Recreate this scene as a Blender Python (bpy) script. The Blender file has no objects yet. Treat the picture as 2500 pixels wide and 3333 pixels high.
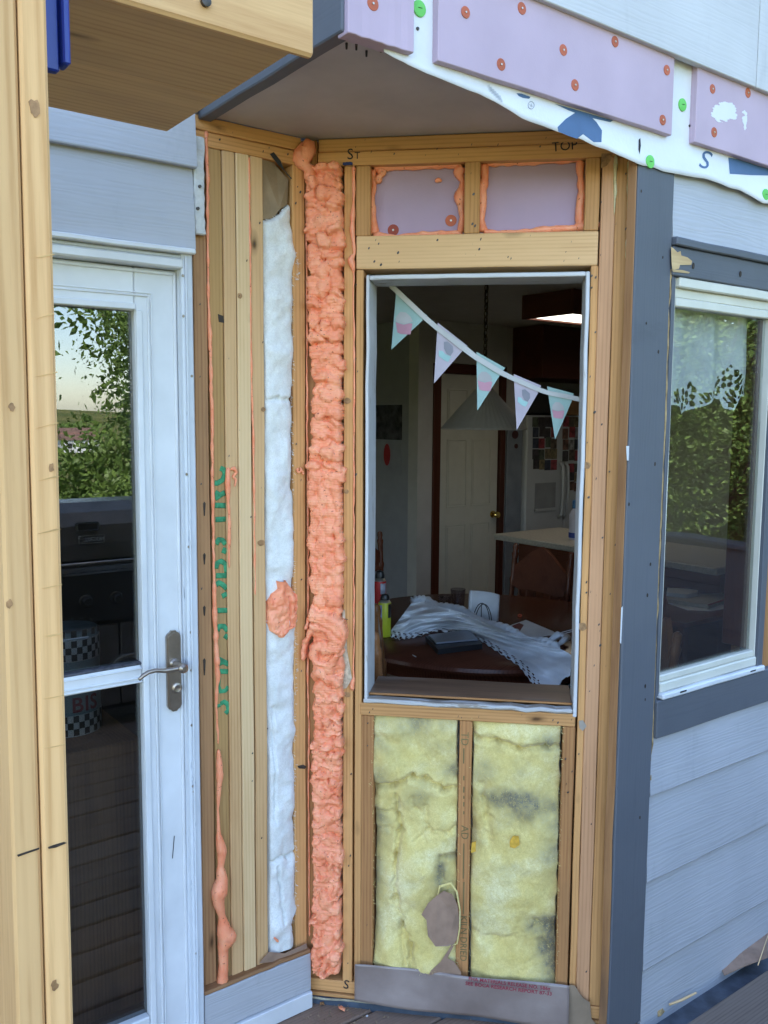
import bpy, bmesh, math, random
import numpy as np
from mathutils import Vector, Matrix
random.seed(7); rng = np.random.default_rng(7)
S = bpy.context.scene
COL = S.collection
# ------------------------------------------------------------------ camera
YAW, PITCH, ROLL, FPX = math.radians(53.376), math.radians(6.059), math.radians(0.3913), 2878.16
CAM = Vector((-1.31672, -2.12786, 1.71457))
CF_ = Vector((math.cos(YAW)*math.cos(PITCH), math.sin(YAW)*math.cos(PITCH), -math.sin(PITCH)))
r0 = Vector((math.sin(YAW), -math.cos(YAW), 0)); u0_ = r0.cross(CF_)
CR_ = r0*math.cos(ROLL)+u0_*math.sin(ROLL); CU_ = -r0*math.sin(ROLL)+u0_*math.cos(ROLL)
cd = bpy.data.cameras.new('camera'); cam = bpy.data.objects.new('camera', cd); COL.objects.link(cam)
cam.matrix_world = Matrix(((CR_.x,CU_.x,-CF_.x,CAM.x),(CR_.y,CU_.y,-CF_.y,CAM.y),(CR_.z,CU_.z,-CF_.z,CAM.z),(0,0,0,1)))
cd.sensor_fit = 'HORIZONTAL'; cd.sensor_width = 36; cd.lens = 36*FPX/2500; cd.clip_end = 2000; cd.clip_start = 0.02
S.camera = cam
# ------------------------------------------------------------------ sky, sun, exposure
SUN_EL, SUN_AZ = math.radians(52), math.radians(112)      # azimuth from +x towards +y: behind the house
W = bpy.data.worlds.new('World'); S.world = W; W.use_nodes = True
wn = W.node_tree.nodes; wl = W.node_tree.links
bg = wn['Background']; sky = wn.new('ShaderNodeTexSky'); sky.sky_type = 'NISHITA'; sky.sun_disc = False
sky.sun_elevation = SUN_EL; sky.sun_rotation = math.pi/2-SUN_AZ
sky.air_density = 1.0; sky.dust_density = 1.3; sky.ozone_density = 0.9; sky.altitude = 500
wl.new(sky.outputs[0], bg.inputs[0]); bg.inputs[1].default_value = 0.15
sl = bpy.data.lights.new('sun', 'SUN'); sl.energy = 4.0; sl.angle = math.radians(0.5); sl.color = (1, .95, .87)
so = bpy.data.objects.new('sun', sl); COL.objects.link(so)
sd = Vector((math.cos(SUN_EL)*math.cos(SUN_AZ), math.cos(SUN_EL)*math.sin(SUN_AZ), math.sin(SUN_EL)))
so.rotation_euler = sd.to_track_quat('Z', 'Y').to_euler(); so.location = (0, 6, 12)
S.view_settings.view_transform = 'Standard'; S.view_settings.look = 'None'; S.view_settings.gamma = 1
S.view_settings.exposure = 2.76
S.cycles.max_bounces = 8; S.cycles.diffuse_bounces = 3; S.cycles.glossy_bounces = 4; S.cycles.transparent_max_bounces = 12; S.cycles.caustics_reflective = False; S.cycles.caustics_refractive = False
# ------------------------------------------------------------------ pixel -> place helpers
def ray(x, y): x = float(x); y = float(y); return (x-1250)/FPX*CR_ + (1666.5-y)/FPX*CU_ + CF_
def project(P):
    d = Vector(P)-CAM; w = d.dot(CF_); return 1250+FPX*d.dot(CR_)/w, 1666.5-FPX*d.dot(CU_)/w
def on_z(x, y, z): q = ray(x, y); return CAM+q*((z-CAM.z)/q.z)
def on_y(x, y, v): q = ray(x, y); return CAM+q*((v-CAM.y)/q.y)
def on_x(x, y, v): q = ray(x, y); return CAM+q*((v-CAM.x)/q.x)
class Wall:
    def __init__(s, O, du, n): s.O, s.du, s.n = Vector(O), Vector(du).normalized(), Vector(n).normalized()
    def P(s, u, z, d=0): return s.O+s.du*u+s.n*d+Vector((0, 0, z))
    def uz(s, x, y, d=0):
        q = ray(x, y); t = (s.O+s.n*d-CAM).dot(s.n)/q.dot(s.n); R = CAM+q*t-s.O; return R.dot(s.du), R.z
    def u(s, x, y, d=0): return s.uz(x, y, d)[0]
    def z(s, u, y, d=0):
        x = project(s.P(u, 1.2, d))[0]
        for _ in range(4):
            z = s.uz(x, y, d)[1]; x = project(s.P(u, z, d))[0]
        return z
h2 = math.sqrt(.5)
WA = Wall((0, 0, 0), (1, 0, 0), (0, -1, 0))
WB = Wall((0, 0, 0), (h2, -h2, 0), (-h2, -h2, 0))
WC = Wall((0, -.65, 0), (1, 0, 0), (0, -1, 0))
WU = Wall((0, -.66, 0), (1, 0, 0), (0, -1, 0))
# ------------------------------------------------------------------ object helpers
WM = {}
def link(o, parent, M):
    COL.objects.link(o); WM[o.name] = M
    if parent is not None:
        o.parent = parent; o.matrix_local = WM[parent.name].inverted() @ M
    else: o.matrix_world = M
    return o
def tag(o, label=None, cat=None, group=None, kind=None):
    if label: o['label'] = label
    if cat: o['category'] = cat
    if group: o['group'] = group
    if kind: o['kind'] = kind
    return o
def thing(name, label, cat, loc=(0, 0, 0), group=None):
    return tag(link(bpy.data.objects.new(name, None), None, Matrix.Translation(Vector(loc))), label, cat, group)
def mk(name, verts, faces, m, parent=None, M=None, smooth=False, solid=0, uv=None):
    """verts are WORLD positions unless M is given (then local to M)"""
    if M is None:
        vs = [Vector(v) for v in verts]
        c = sum(vs, Vector())/len(vs); M = Matrix.Translation(c); verts = [v-c for v in vs]
    me = bpy.data.meshes.new(name); me.from_pydata([tuple(v) for v in verts], [], [tuple(int(i) for i in f) for f in faces]); me.update()
    if smooth: me.polygons.foreach_set('use_smooth', [True]*len(me.polygons))
    o = bpy.data.objects.new(name, me); me.materials.append(m); link(o, parent, M)
    if solid: md = o.modifiers.new('s', 'SOLIDIFY'); md.thickness = solid; md.offset = 0
    return o
def frame(x, y, z, o): return Matrix(((x.x,y.x,z.x,o.x),(x.y,y.y,z.y,o.y),(x.z,y.z,z.z,o.z),(0,0,0,1)))
def loft(L, w, t, b, n=6, jit=.0006, end=True):
    """chamfered board along local X, w along Y, t along Z"""
    vs, fs = [], []
    cs = [(-w/2+b,-t/2),(w/2-b,-t/2),(w/2,-t/2+b),(w/2,t/2-b),(w/2-b,t/2),(-w/2+b,t/2),(-w/2,t/2-b),(-w/2,-t/2+b)]
    st = [(-L/2, .75)]+[(-L/2+b+(L-2*b)*i/n, 1) for i in range(n+1)]+[(L/2, .75)]
    for k, (x, s) in enumerate(st):
        j = (random.gauss(0, jit), random.gauss(0, jit)) if 0 < k < len(st)-1 else (0, 0)
        sy = (w-2*b)/w if s < 1 else 1; sz = (t-2*b)/t if s < 1 else 1
        for (y, z) in cs: vs.append((x, y*sy+j[0], z*sz+j[1]))
    for k in range(len(st)-1):
        for i in range(8): a = k*8+i; c = k*8+(i+1) % 8; fs.append((a, c, c+8, a+8))
    fs.append(tuple(range(7, -1, -1))); e = (len(st)-1)*8; fs.append(tuple(range(e, e+8)))
    return vs, fs
def board(name, parent, w, ua, ub, za, zb, da, db, m, bev=.0022, n=6, jit=.0005, horiz=None, label=None):
    if ub < ua: ua, ub = ub, ua
    if zb < za: za, zb = zb, za
    if db < da: da, db = db, da
    W_, H_, D_ = ub-ua, zb-za, db-da
    c = w.P((ua+ub)/2, (za+zb)/2, (da+db)/2)
    if horiz is None: horiz = W_ > H_
    bev = min(bev, W_*.3, H_*.3, D_*.3)
    Z = Vector((0, 0, 1))
    if horiz: v, f = loft(W_, H_, D_, bev, n, jit); M = frame(w.du, Z, w.du.cross(Z), c)
    else: v, f = loft(H_, W_, D_, bev, n, jit); M = frame(Z, w.du, Z.cross(w.du), c)
    o = mk(name, v, f, m, parent, M)
    if label: o['label'] = label
    return o
WX = Wall((0, 0, 0), (1, 0, 0), (0, -1, 0))
def box(name, parent, x0, x1, y0, y1, z0, z1, m, bev=.003, n=1, jit=0):
    L = [x1-x0, y1-y0, z1-z0]; c = Vector(((x0+x1)/2, (y0+y1)/2, (z0+z1)/2)); b = min(bev, min(L)*.3)
    ax = [Vector((1,0,0)), Vector((0,1,0)), Vector((0,0,1))]; k = L.index(max(L)); a, bb = ax[k], ax[(k+1) % 3]
    v, f = loft(L[k], L[(k+1) % 3], L[(k+2) % 3], b, n, jit)
    return mk(name, v, f, m, parent, frame(a, bb, ax[(k+2) % 3], c))
def tube_mesh(pts, rad, k=8, cap=True):
    pts = [Vector(p) for p in pts]; n = len(pts)
    if not hasattr(rad, '__len__'): rad = [rad]*n
    vs, fs = [], []; pn = None
    for i, p in enumerate(pts):
        t = (pts[min(i+1, n-1)]-pts[max(i-1, 0)]); t = t.normalized() if t.length > 1e-9 else Vector((0, 0, 1))
        if pn is None: pn = t.orthogonal().normalized()
        pn = (pn-t*pn.dot(t)); pn = pn.normalized() if pn.length > 1e-6 else t.orthogonal().normalized()
        b = t.cross(pn)
        for j in range(k): a = 2*math.pi*j/k; vs.append(p+(pn*math.cos(a)+b*math.sin(a))*rad[i])
    for i in range(n-1):
        for j in range(k): a = i*k+j; c = i*k+(j+1) % k; fs.append((a, c, c+k, a+k))
    if cap: fs.append(tuple(range(k-1, -1, -1))); fs.append(tuple(range((n-1)*k, n*k)))
    return vs, fs
def tube(name, parent, pts, rad, m, k=8, smooth=True): v, f = tube_mesh(pts, rad, k); return mk(name, v, f, m, parent, smooth=smooth)
def lathe(name, parent, base, prof, m, k=20, axis=None, smooth=True):
    base = Vector(base); ax = Vector(axis or (0, 0, 1)).normalized(); e1 = ax.orthogonal().normalized(); e2 = ax.cross(e1)
    vs, fs = [], []
    for (r, z) in prof:
        for j in range(k): a = 2*math.pi*j/k; vs.append(base+ax*z+(e1*math.cos(a)+e2*math.sin(a))*max(r, 1e-5))
    for i in range(len(prof)-1):
        for j in range(k): a = i*k+j; c = i*k+(j+1) % k; fs.append((a, c, c+k, a+k))
    fs.append(tuple(range(k-1, -1, -1))); fs.append(tuple(range((len(prof)-1)*k, len(prof)*k)))
    o = mk(name, vs, fs, m, parent, smooth=smooth)
    if smooth: o.data.set_sharp_from_angle(angle=math.radians(40))
    return o
def merge(parts):
    vs, fs = [], []
    for v, f in parts:
        k = len(vs); vs += list(v); fs += [tuple(i+k for i in q) for q in f]
    return vs, fs
def poly(name, parent, pts, m, th=.001):
    """flat polygon given by world points, given real thickness along its normal"""
    n = len(pts); pts = [Vector(p) for p in pts]
    nn = Vector()
    for i in range(n): nn += (pts[i]-pts[0]).cross(pts[(i+1) % n]-pts[0])
    nn.normalize(); vs = [p+nn*th/2 for p in pts]+[p-nn*th/2 for p in pts]
    fs = [tuple(range(n)), tuple(range(2*n-1, n-1, -1))]+[(i, i+n, (i+1) % n+n, (i+1) % n) for i in range(n)]
    return mk(name, vs, fs, m, parent)
def text(name, parent, s, size, c, ex, ey, m, ext=.0004, align='CENTER', bold=0, sx=1):
    cu = bpy.data.curves.new(name, 'FONT'); cu.body = s; cu.size = size; cu.align_x = align; cu.align_y = 'CENTER'; cu.extrude = ext; cu.offset = bold
    cu.resolution_u = 3
    t = bpy.data.objects.new(name, cu); COL.objects.link(t); dg = bpy.context.evaluated_depsgraph_get()
    me = bpy.data.meshes.new_from_object(t.evaluated_get(dg)); bpy.data.objects.remove(t)
    me.materials.clear(); me.materials.append(m); ex = Vector(ex).normalized(); ey = Vector(ey).normalized()
    o = bpy.data.objects.new(name, me)
    return link(o, parent, frame(ex, ey, ex.cross(ey), Vector(c)) @ Matrix.Diagonal((sx, 1, 1, 1)))
# value noise
_L = np.random.default_rng(3).random((256, 256))
def vn(x, y, s=0):
    x = np.asarray(x, float)+s*17.31; y = np.asarray(y, float)+s*9.77
    xi = np.floor(x).astype(int); yi = np.floor(y).astype(int); fx = x-xi; fy = y-yi
    fx = fx*fx*(3-2*fx); fy = fy*fy*(3-2*fy); g = lambda a, b: _L[a % 256, b % 256]
    return (g(xi,yi)*(1-fx)+g(xi+1,yi)*fx)*(1-fy)+(g(xi,yi+1)*(1-fx)+g(xi+1,yi+1)*fx)*fy
def fbm(x, y, o=4, s=0):
    t, a, n = 0, 1, 0
    for i in range(o): t = t+a*vn(np.asarray(x)*2**i, np.asarray(y)*2**i, s+i); n += a; a *= .5
    return t/n
def hfield(name, parent, w, U, Z, H, mask, d0, m, smooth=True):
    nz, nu = H.shape; idx = -np.ones(H.shape, int); fs = []; vs = []
    O, du, n = np.array(w.O), np.array(w.du), np.array(w.n)
    P = O+U[..., None]*du+(d0+H)[..., None]*n+Z[..., None]*np.array([0, 0, 1.])
    q = mask[:-1, :-1] & mask[1:, :-1] & mask[:-1, 1:] & mask[1:, 1:]
    ids = np.arange(nz*nu).reshape(nz, nu)
    F = np.stack([ids[:-1, :-1][q], ids[:-1, 1:][q], ids[1:, 1:][q], ids[1:, :-1][q]], 1)
    used, inv = np.unique(F, return_inverse=True); F = inv.reshape(F.shape)
    V = P.reshape(-1, 3)[used]
    return mk(name, V.tolist(), F.tolist(), m, parent, smooth=smooth)
# ------------------------------------------------------------------ materials
MATS = {}
class NT:
    def __init__(s, name, rough=.6, spec=.3):
        s.m = bpy.data.materials.new(name); s.m.use_nodes = True; s.t = s.m.node_tree; s.b = s.t.nodes['Principled BSDF']
        s.b.inputs['Roughness'].default_value = rough; s.b.inputs['Specular IOR Level'].default_value = spec
    def n(s, ty, **kw):
        o = s.t.nodes.new('ShaderNode'+ty)
        for k, v in kw.items():
            if k.startswith('i_'): o.inputs[k[2:].replace('_', ' ')].default_value = v
            else: setattr(o, k, v)
        return o
    def l(s, a, b): s.t.links.new(a, b)
    def co(s, scale=(1, 1, 1), rand=True, kind='Object'):
        t = s.n('TexCoord'); mp = s.n('Mapping'); mp.inputs['Scale'].default_value = scale; s.l(t.outputs[kind], mp.inputs[0])
        if rand:
            oi = s.n('ObjectInfo'); vm = s.n('VectorMath', operation='SCALE'); vm.inputs[0].default_value = (13.7, 5.1, 9.3); s.l(oi.outputs['Random'], vm.inputs['Scale'])
            ad = s.n('VectorMath', operation='ADD'); s.l(mp.outputs[0], ad.inputs[0]); s.l(vm.outputs[0], ad.inputs[1]); return ad.outputs[0]
        return mp.outputs[0]
    def noise(s, co, scale, detail=4, rough=.55, dist=0):
        o = s.n('TexNoise'); o.inputs['Scale'].default_value = scale; o.inputs['Detail'].default_value = detail; o.inputs['Roughness'].default_value = rough; o.inputs['Distortion'].default_value = dist
        s.l(co, o.inputs['Vector']); return o.outputs['Fac']
    def ramp(s, fac, stops):
        o = s.n('ValToRGB'); e = o.color_ramp.elements
        while len(e) < len(stops): e.new(.5)
        for q, (p, c) in zip(e, stops): q.position = p; q.color = (*c, 1) if len(c) == 3 else c
        s.l(fac, o.inputs[0]); return o.outputs[0]
    def mix(s, a, b, fac, mode='MIX'):
        o = s.n('Mix', data_type='RGBA', blend_type=mode)
        for v, i in ((fac, 0), (a, 6), (b, 7)):
            if hasattr(v, 'is_output'): s.l(v, o.inputs[i])
            elif i: o.inputs[i].default_value = (*v, 1)
            else: o.inputs[i].default_value = v
        return o.outputs[2]
    def bump(s, h, st=.3, dist=.01):
        o = s.n('Bump'); o.inputs['Strength'].default_value = st; o.inputs['Distance'].default_value = dist; s.l(h, o.inputs['Height'])
        s.l(o.outputs[0], s.b.inputs['Normal']); return o
    def col(s, c):
        if hasattr(c, 'is_output'): s.l(c, s.b.inputs['Base Color'])
        else: s.b.inputs['Base Color'].default_value = (*c, 1)
        return s
def plain(name, c, rough=.6, spec=.3, metal=0, var=.12, scale=8, bump=.15, bs=120, bd=.002):
    if name in MATS: return MATS[name]
    t = NT(name, rough, spec); co = t.co(); f = t.noise(co, scale, 5)
    c2 = tuple(max(0, v*(1-var*1.6)) for v in c); c1 = tuple(min(1, v*(1+var*.5)) for v in c)
    t.col(t.ramp(f, [(.3, c2), (.7, c1)])); t.b.inputs['Metallic'].default_value = metal
    if bump: t.bump(t.noise(co, bs, 3), bump, bd)
    MATS[name] = t.m; return t.m
def wood(name, light, dark, knot=1, stain=None, stainamt=.4, rough=.65, ring=1.0, paint=None, tint=.16):
    t = NT(name, rough, .25)
    co = t.co((1, 1, 1)); lo = t.co((1.1, 9, 9)); fi = t.co((6, 160, 160))
    wv = t.n('TexWave', wave_type='BANDS', bands_direction='Y', i_Scale=30.0*ring, i_Distortion=7.0, i_Detail=2.0); wv.inputs['Detail Scale'].default_value = .35
    st = t.co((.07, 1, .6)); t.l(st, wv.inputs['Vector'])
    g = t.mix((.5, .5, .5), t.ramp(wv.outputs['Fac'], [(.0, (.18, .18, .18)), (.45, (.62, .62, .62)), (1, (.75, .75, .75))]), .45)
    gf = t.mix(g, t.noise(fi, 1.0, 4, .65), .42)
    gf = t.mix(gf, t.noise(lo, 1.0, 5, .6), .42)
    c = t.ramp(gf, [(.37, dark), (.5, tuple((a*.72+b*.28) for a, b in zip(light, dark))), (.63, light)])
    if stain:
        s1 = t.ramp(t.noise(t.co((.9, 4, 4)), 1.6, 5, .6), [(.52, (0, 0, 0)), (.72, (1, 1, 1))])
        mm = t.n('Math', operation='MULTIPLY'); mm.inputs[1].default_value = stainamt; t.l(s1, mm.inputs[0]); c = t.mix(c, stain, mm.outputs[0])
    if knot:
        vo = t.n('TexVoronoi', feature='F1'); vo.inputs['Scale'].default_value = 1; vo.inputs['Randomness'].default_value = 1
        kc = t.n('Mapping'); kc.inputs['Scale'].default_value = (3.6, 9, 9)
        nz = t.n('TexNoise'); nz.inputs['Scale'].default_value = 30; t.l(co, nz.inputs['Vector'])
        t.l(co, kc.inputs[0]); ad = t.n('VectorMath', operation='MULTIPLY_ADD'); t.l(nz.outputs['Color'], ad.inputs[0]); ad.inputs[1].default_value = (.07,)*3; t.l(kc.outputs[0], ad.inputs[2])
        t.l(ad.outputs[0], vo.inputs['Vector'])
        kf = t.ramp(vo.outputs['Distance'], [(.03*knot, (1, 1, 1)), (.085*knot, (.35, .35, .35)), (.16*knot, (0, 0, 0))])
        c = t.mix(c, tuple(v*.30 for v in dark), kf)
    oi = t.n('ObjectInfo'); hs = t.n('HueSaturation'); mr = t.n('MapRange'); mr.inputs['To Min'].default_value = 1-tint; mr.inputs['To Max'].default_value = 1+tint*.7
    t.l(oi.outputs['Random'], mr.inputs[0]); t.l(mr.outputs[0], hs.inputs['Value']); t.l(c, hs.inputs['Color']); c = hs.outputs[0]
    t.col(c); t.bump(gf, .25, .003); MATS[name] = t.m; return t.m
M_old = wood('old_pine', (.64, .335, .13), (.40, .185, .065), .8, (.36, .20, .09), .35)
M_oldred = wood('old_fir', (.50, .245, .095), (.29, .125, .045), .5, (.28, .15, .07), .35)  # redder wood; light falloff low on the wall is partly in this brown
M_new = wood('new_pine', (.75, .475, .24), (.55, .305, .13), .9, (.58, .33, .16), .35)
M_white = wood('white_pine', (.79, .56, .315), (.64, .41, .20), .6, None)
M_brown = wood('weathered_pine', (.42, .225, .105), (.22, .105, .045), .8, (.09, .06, .045), .75)
M_green = wood('treated_pine', (.53, .315, .125), (.34, .18, .065), .8, (.20, .16, .09), .5)
M_post = wood('post_pine', (.73, .455, .215), (.50, .275, .11), .5, (.66, .42, .22), .35, ring=.7)
M_beam = wood('beam_pine', (.68, .44, .215), (.48, .27, .115), .8, (.34, .21, .12), .45, ring=.7)
M_deck = wood('deck_board', (.25, .165, .12), (.13, .085, .06), .6, (.25, .2, .17), .4)
M_grey = wood('weathered_deck', (.20, .155, .125), (.11, .08, .065), .5, (.08, .06, .05), .4)
M_cherry = wood('cherry_finish', (.17, .055, .03), (.08, .024, .014), 0, None, rough=.22)
M_oak = wood('oak_finish', (.30, .13, .05), (.16, .06, .02), 0, None, rough=.3)
M_dtrim = wood('dark_trim', (.10, .028, .016), (.05, .014, .008), 0, None, rough=.35)
M_pink = wood('pinkish_fir', (.60, .325, .17), (.40, .19, .09), .6, (.38, .2, .1), .45)
def spray_foam(name, c, dk, sc=1):
    t = NT(name, .42, .45); co = t.co(rand=False); f = t.noise(co, 16, 6, .65); p = t.noise(co, 240*sc, 3)
    cc = t.ramp(f, [(.3, dk), (.62, c)]); pit = t.ramp(t.noise(co, 130*sc, 2, .5), [(.27, (1, 1, 1)), (.33, (0, 0, 0))])
    t.col(t.mix(cc, tuple(v*.45 for v in dk), pit)); t.bump(p, .35, .003)
    t.b.inputs['Subsurface Weight'].default_value = .35; t.b.inputs['Subsurface Radius'].default_value = (.006, .003, .002); t.b.inputs['Subsurface Scale'].default_value = .6
    MATS[name] = t.m; return t.m
M_foam = spray_foam('orange_spray_foam', (.95, .385, .215), (.82, .225, .10))
M_yfoam = spray_foam('old_yellow_foam', (.62, .55, .33), (.40, .30, .12))
def batt(name, stops, dirt=None, dirtlo=.58):
    t = NT(name, .95, .05); co = t.co(rand=False); f = t.noise(co, 9, 6, .6, .4)
    c = t.ramp(f, stops)
    if dirt:
        an = t.n('Attribute', attribute_name='dirt'); c = t.mix(c, dirt, an.outputs['Fac'])
    fib = t.noise(t.co((60, 60, 500), False), 1, 4, .7); fib2 = t.noise(co, 160, 5, .75, 1.5)
    h = t.mix(fib, fib2, .7); c = t.mix(c, tuple(v*.8 for v in stops[0][1]), t.ramp(fib2, [(.38, (.6, .6, .6)), (.62, (0, 0, 0))]))
    t.col(c); t.bump(h, .3, .004); t.b.inputs['Sheen Weight'].default_value = .25
    MATS[name] = t.m; return t.m
M_wool = batt('white_fibreglass', [(.3, (.70, .70, .67)), (.65, (.86, .86, .84))])
M_ywool = batt('yellow_fibreglass', [(.28, (.66, .515, .165)), (.5, (.79, .665, .28)), (.72, (.90, .825, .50))], (.15, .15, .135), .545)
M_kraft = plain('kraft_paper', (.33, .235, .145), .6, .3, var=.2, scale=14, bs=60)
M_kraftd = plain('kraft_back', (.34, .22, .155), .55, .3, var=.18, scale=20, bs=60)
M_asph = plain('black_paper', (.03, .03, .032), .7)
def xps(name, c):
    t = NT(name, .55, .3); co = t.co(); f = t.noise(co, 5, 5); sk = t.noise(t.co((2, 2, 90)), 1.5, 3)
    t.col(t.mix(t.ramp(f, [(.3, tuple(v*.88 for v in c)), (.7, c)]), tuple(min(1, v*1.12) for v in c), t.ramp(sk, [(.5, (0, 0, 0)), (.75, (.5, .5, .5))])))
    t.bump(t.noise(co, 220, 3), .12, .002); MATS[name] = t.m; return t.m
M_xps = xps('pink_foam_board', (.51, .385, .465)); M_xps2 = xps('purple_foam_board', (.43, .31, .43))
M_cap = plain('red_cap', (.48, .115, .05), .45); M_gcap = plain('green_cap', (.16, .58, .12), .45)
M_nail = plain('nail_steel', (.10, .09, .085), .5, .5, .6, var=.4); M_pin = plain('pin_steel', (.62, .58, .5), .35, .5, .8)
def siding(name, c, grain=1.0):
    t = NT(name, .55, .3); co = t.co(); g = t.noise(t.co((1.6, 55, 55)), 1.0, 5, .6, .8); f = t.noise(co, 3, 5)
    wv = t.n('TexWave', wave_type='BANDS', bands_direction='Y', i_Scale=26.0, i_Distortion=14.0, i_Detail=3.0); t.l(t.co((.12, 1, 1)), wv.inputs['Vector'])
    h = t.mix(g, wv.outputs['Fac'], .22)
    cc = t.ramp(f, [(.3, tuple(v*.9 for v in c)), (.7, tuple(v*1.04 for v in c))])
    cc = t.mix(cc, tuple(v*.78 for v in c), t.ramp(h, [(.28, (.3, .3, .3)), (.45, (0, 0, 0))]))
    cc = t.mix(cc, tuple(v*.62 for v in c), t.ramp(t.noise(t.co((7, 2.5, 7)), 1.3, 6, .65), [(.6, (0, 0, 0)), (.8, (.5, .5, .5))]))
    t.col(cc); t.bump(h, .38*grain, .004); MATS[name] = t.m; return t.m
M_sid = siding('grey_siding', (.430, .434, .462)); M_sid2 = siding('pale_siding_panel', (.53, .525, .53), .5)
M_trim = siding('slate_blue_trim', (.112, .120, .140), .3)
M_wpaint = plain('white_paint', (.67, .68, .70), .4, .4, var=.08, scale=6, bs=60, bump=.08)
def chippy(name, c, under, lo=.63):
    t = NT(name, .5, .35); co = t.co(); f = t.noise(t.co((3, 22, 22)), 2.2, 6, .65); d = t.noise(co, 9, 5)
    cc = t.ramp(d, [(.3, tuple(v*.88 for v in c)), (.7, c)])
    t.col(t.mix(cc, under, t.ramp(f, [(lo, (0, 0, 0)), (lo+.04, (1, 1, 1))]))); t.bump(t.noise(t.co((4, 120, 120)), 1, 3), .25, .003); MATS[name] = t.m; return t.m
M_case = chippy('chipped_casing', (.62, .65, .70), (.24, .27, .33), .64)
M_jamb = chippy('chipped_jamb', (.60, .60, .61), (.36, .33, .29), .60)
M_offw = plain('offwhite_vinyl', (.66, .64, .555), .4, .4, var=.06, bump=.05)
M_soff = plain('soffit_paint', (.49, .445, .43), .6, .25, var=.10, scale=5, bs=200, bump=.2)
M_blue = plain('blue_plastic', (.012, .035, .28), .35, .5, var=.1)
M_osb = plain('bare_fibre_edge', (.44, .31, .16), .9, .1, var=.3, scale=40)
M_brass = plain('aged_nickel', (.36, .30, .25), .33, .5, .9, var=.12, scale=30, bump=.05)
M_gold = plain('polished_brass', (.75, .55, .18), .15, .5, 1.0, var=.05, bump=0)
M_black = plain('black_plastic', (.018, .018, .02), .35, .5); M_ink = plain('black_ink', (.03, .028, .03), .8, bump=0)
M_bink = plain('blue_print', (.075, .14, .26), .5, bump=0); M_rink = plain('red_print', (.28, .035, .06), .6, bump=0)
M_gink = plain('green_spray_paint', (.06, .31, .145), .7, var=.3, scale=60)
M_tag = plain('grey_print', (.34, .36, .40), .6, bump=0)
def wrapm():
    t = NT('house_wrap_sheet', .45, .35); co = t.co(); t.col(t.ramp(t.noise(co, 4, 5), [(.3, (.64, .64, .655)), (.7, (.73, .73, .74))]))
    t.bump(t.noise(co, 90, 4), .25, .003); return t.m
M_wrap = wrapm()
def glassm(name, tint=(.86, .9, .88), base=.055, gain=.95, wav=0):
    t = NT(name); tr = t.n('BsdfTransparent'); tr.inputs[0].default_value = (*tint, 1); gl = t.n('BsdfGlossy'); gl.inputs['Roughness'].default_value = 0.0
    lw = t.n('LayerWeight'); pw = t.n('Math', operation='POWER'); pw.inputs[1].default_value = 5; t.l(lw.outputs['Facing'], pw.inputs[0])
    ma = t.n('Math', operation='MULTIPLY_ADD'); ma.inputs[1].default_value = gain; ma.inputs[2].default_value = base; t.l(pw.outputs[0], ma.inputs[0]); ma.use_clamp = True
    ms = t.n('MixShader'); t.l(ma.outputs[0], ms.inputs[0]); t.l(tr.outputs[0], ms.inputs[1]); t.l(gl.outputs[0], ms.inputs[2])
    if wav:
        b = t.n('Bump'); b.inputs['Strength'].default_value = wav; b.inputs['Distance'].default_value = .02; t.l(t.noise(t.co((1, 1, 1), False), 3.5, 1), b.inputs['Height']); t.l(b.outputs[0], gl.inputs['Normal'])
    t.l(ms.outputs[0], t.t.nodes['Material Output'].inputs[0]); return t.m
M_glass = glassm('door_glass', (.60, .62, .62), .12); M_glass2 = glassm('window_glass', (.88, .90, .89), .12, .95, .06); M_cup = glassm('tumbler_glass', (.75, .74, .78), .06)
M_wallin = plain('interior_paint', (.55, .54, .53), .8, .1, var=.05, bump=.05); M_ceil = plain('ceiling_paint', (.50, .49, .48), .85, .1, var=.05)
M_wallb = plain('interior_paint_grey', (.36, .37, .41), .8, .1, var=.05, bump=.05)
M_floorin = wood('parquet', (.14, .08, .045), (.07, .04, .02), 0, None, rough=.3)
M_doorin = plain('interior_door_paint', (.66, .65, .58), .5, .3, var=.04, bump=.03)
M_fridge = plain('fridge_enamel', (.50, .52, .55), .35, .4, var=.03, bump=.02)
M_lam = plain('laminate', (.44, .41, .36), .4, .35, var=.15, scale=60)
M_cloth = plain('white_cotton', (.82, .83, .85), .9, .1, var=.08, scale=10, bs=300, bump=.25)
M_lace = plain('white_lace', (.84, .85, .86), .9, .1, bump=.2)
def emit(name, c, s):
    t = NT(name); e = t.n('Emission'); e.inputs[0].default_value = (*c, 1); e.inputs[1].default_value = s; t.l(e.outputs[0], t.t.nodes['Material Output'].inputs[0]); return t.m
M_lamp = emit('fluorescent_diffuser', (1, .93, .78), .62)
# ================================================================== SETTING
def struct(name, o): o.name = name; return tag(o, kind='structure')
DZ = -.032
gm = NT('grass_ground', .95, .05); gco = gm.co((1, 1, 1), False); gm.col(gm.ramp(gm.mix(gm.noise(gco, .6, 6), gm.noise(gco, .03, 5), .6), [(.35, (.05, .075, .02)), (.65, (.17, .16, .06))]))
gv, gf_ = [(0, 0, -1.6)], []
GR = [(12, -1.6), (25, -1.8), (50, -3.2), (100, -6.8), (180, -8.2), (300, -7.2), (450, -2), (600, 6), (750, 9.5), (950, 4)]
NS = 72
for ri, (r, z) in enumerate(GR):
    for i in range(NS):
        a = 2*math.pi*i/NS; gv.append((r*math.cos(a), r*math.sin(a), z+(r/600)*2.5*math.sin(a*7+r*.01)+(r/600)*1.5*math.sin(a*17)))
for i in range(NS): gf_.append((0, 1+i, 1+(i+1) % NS))
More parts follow.
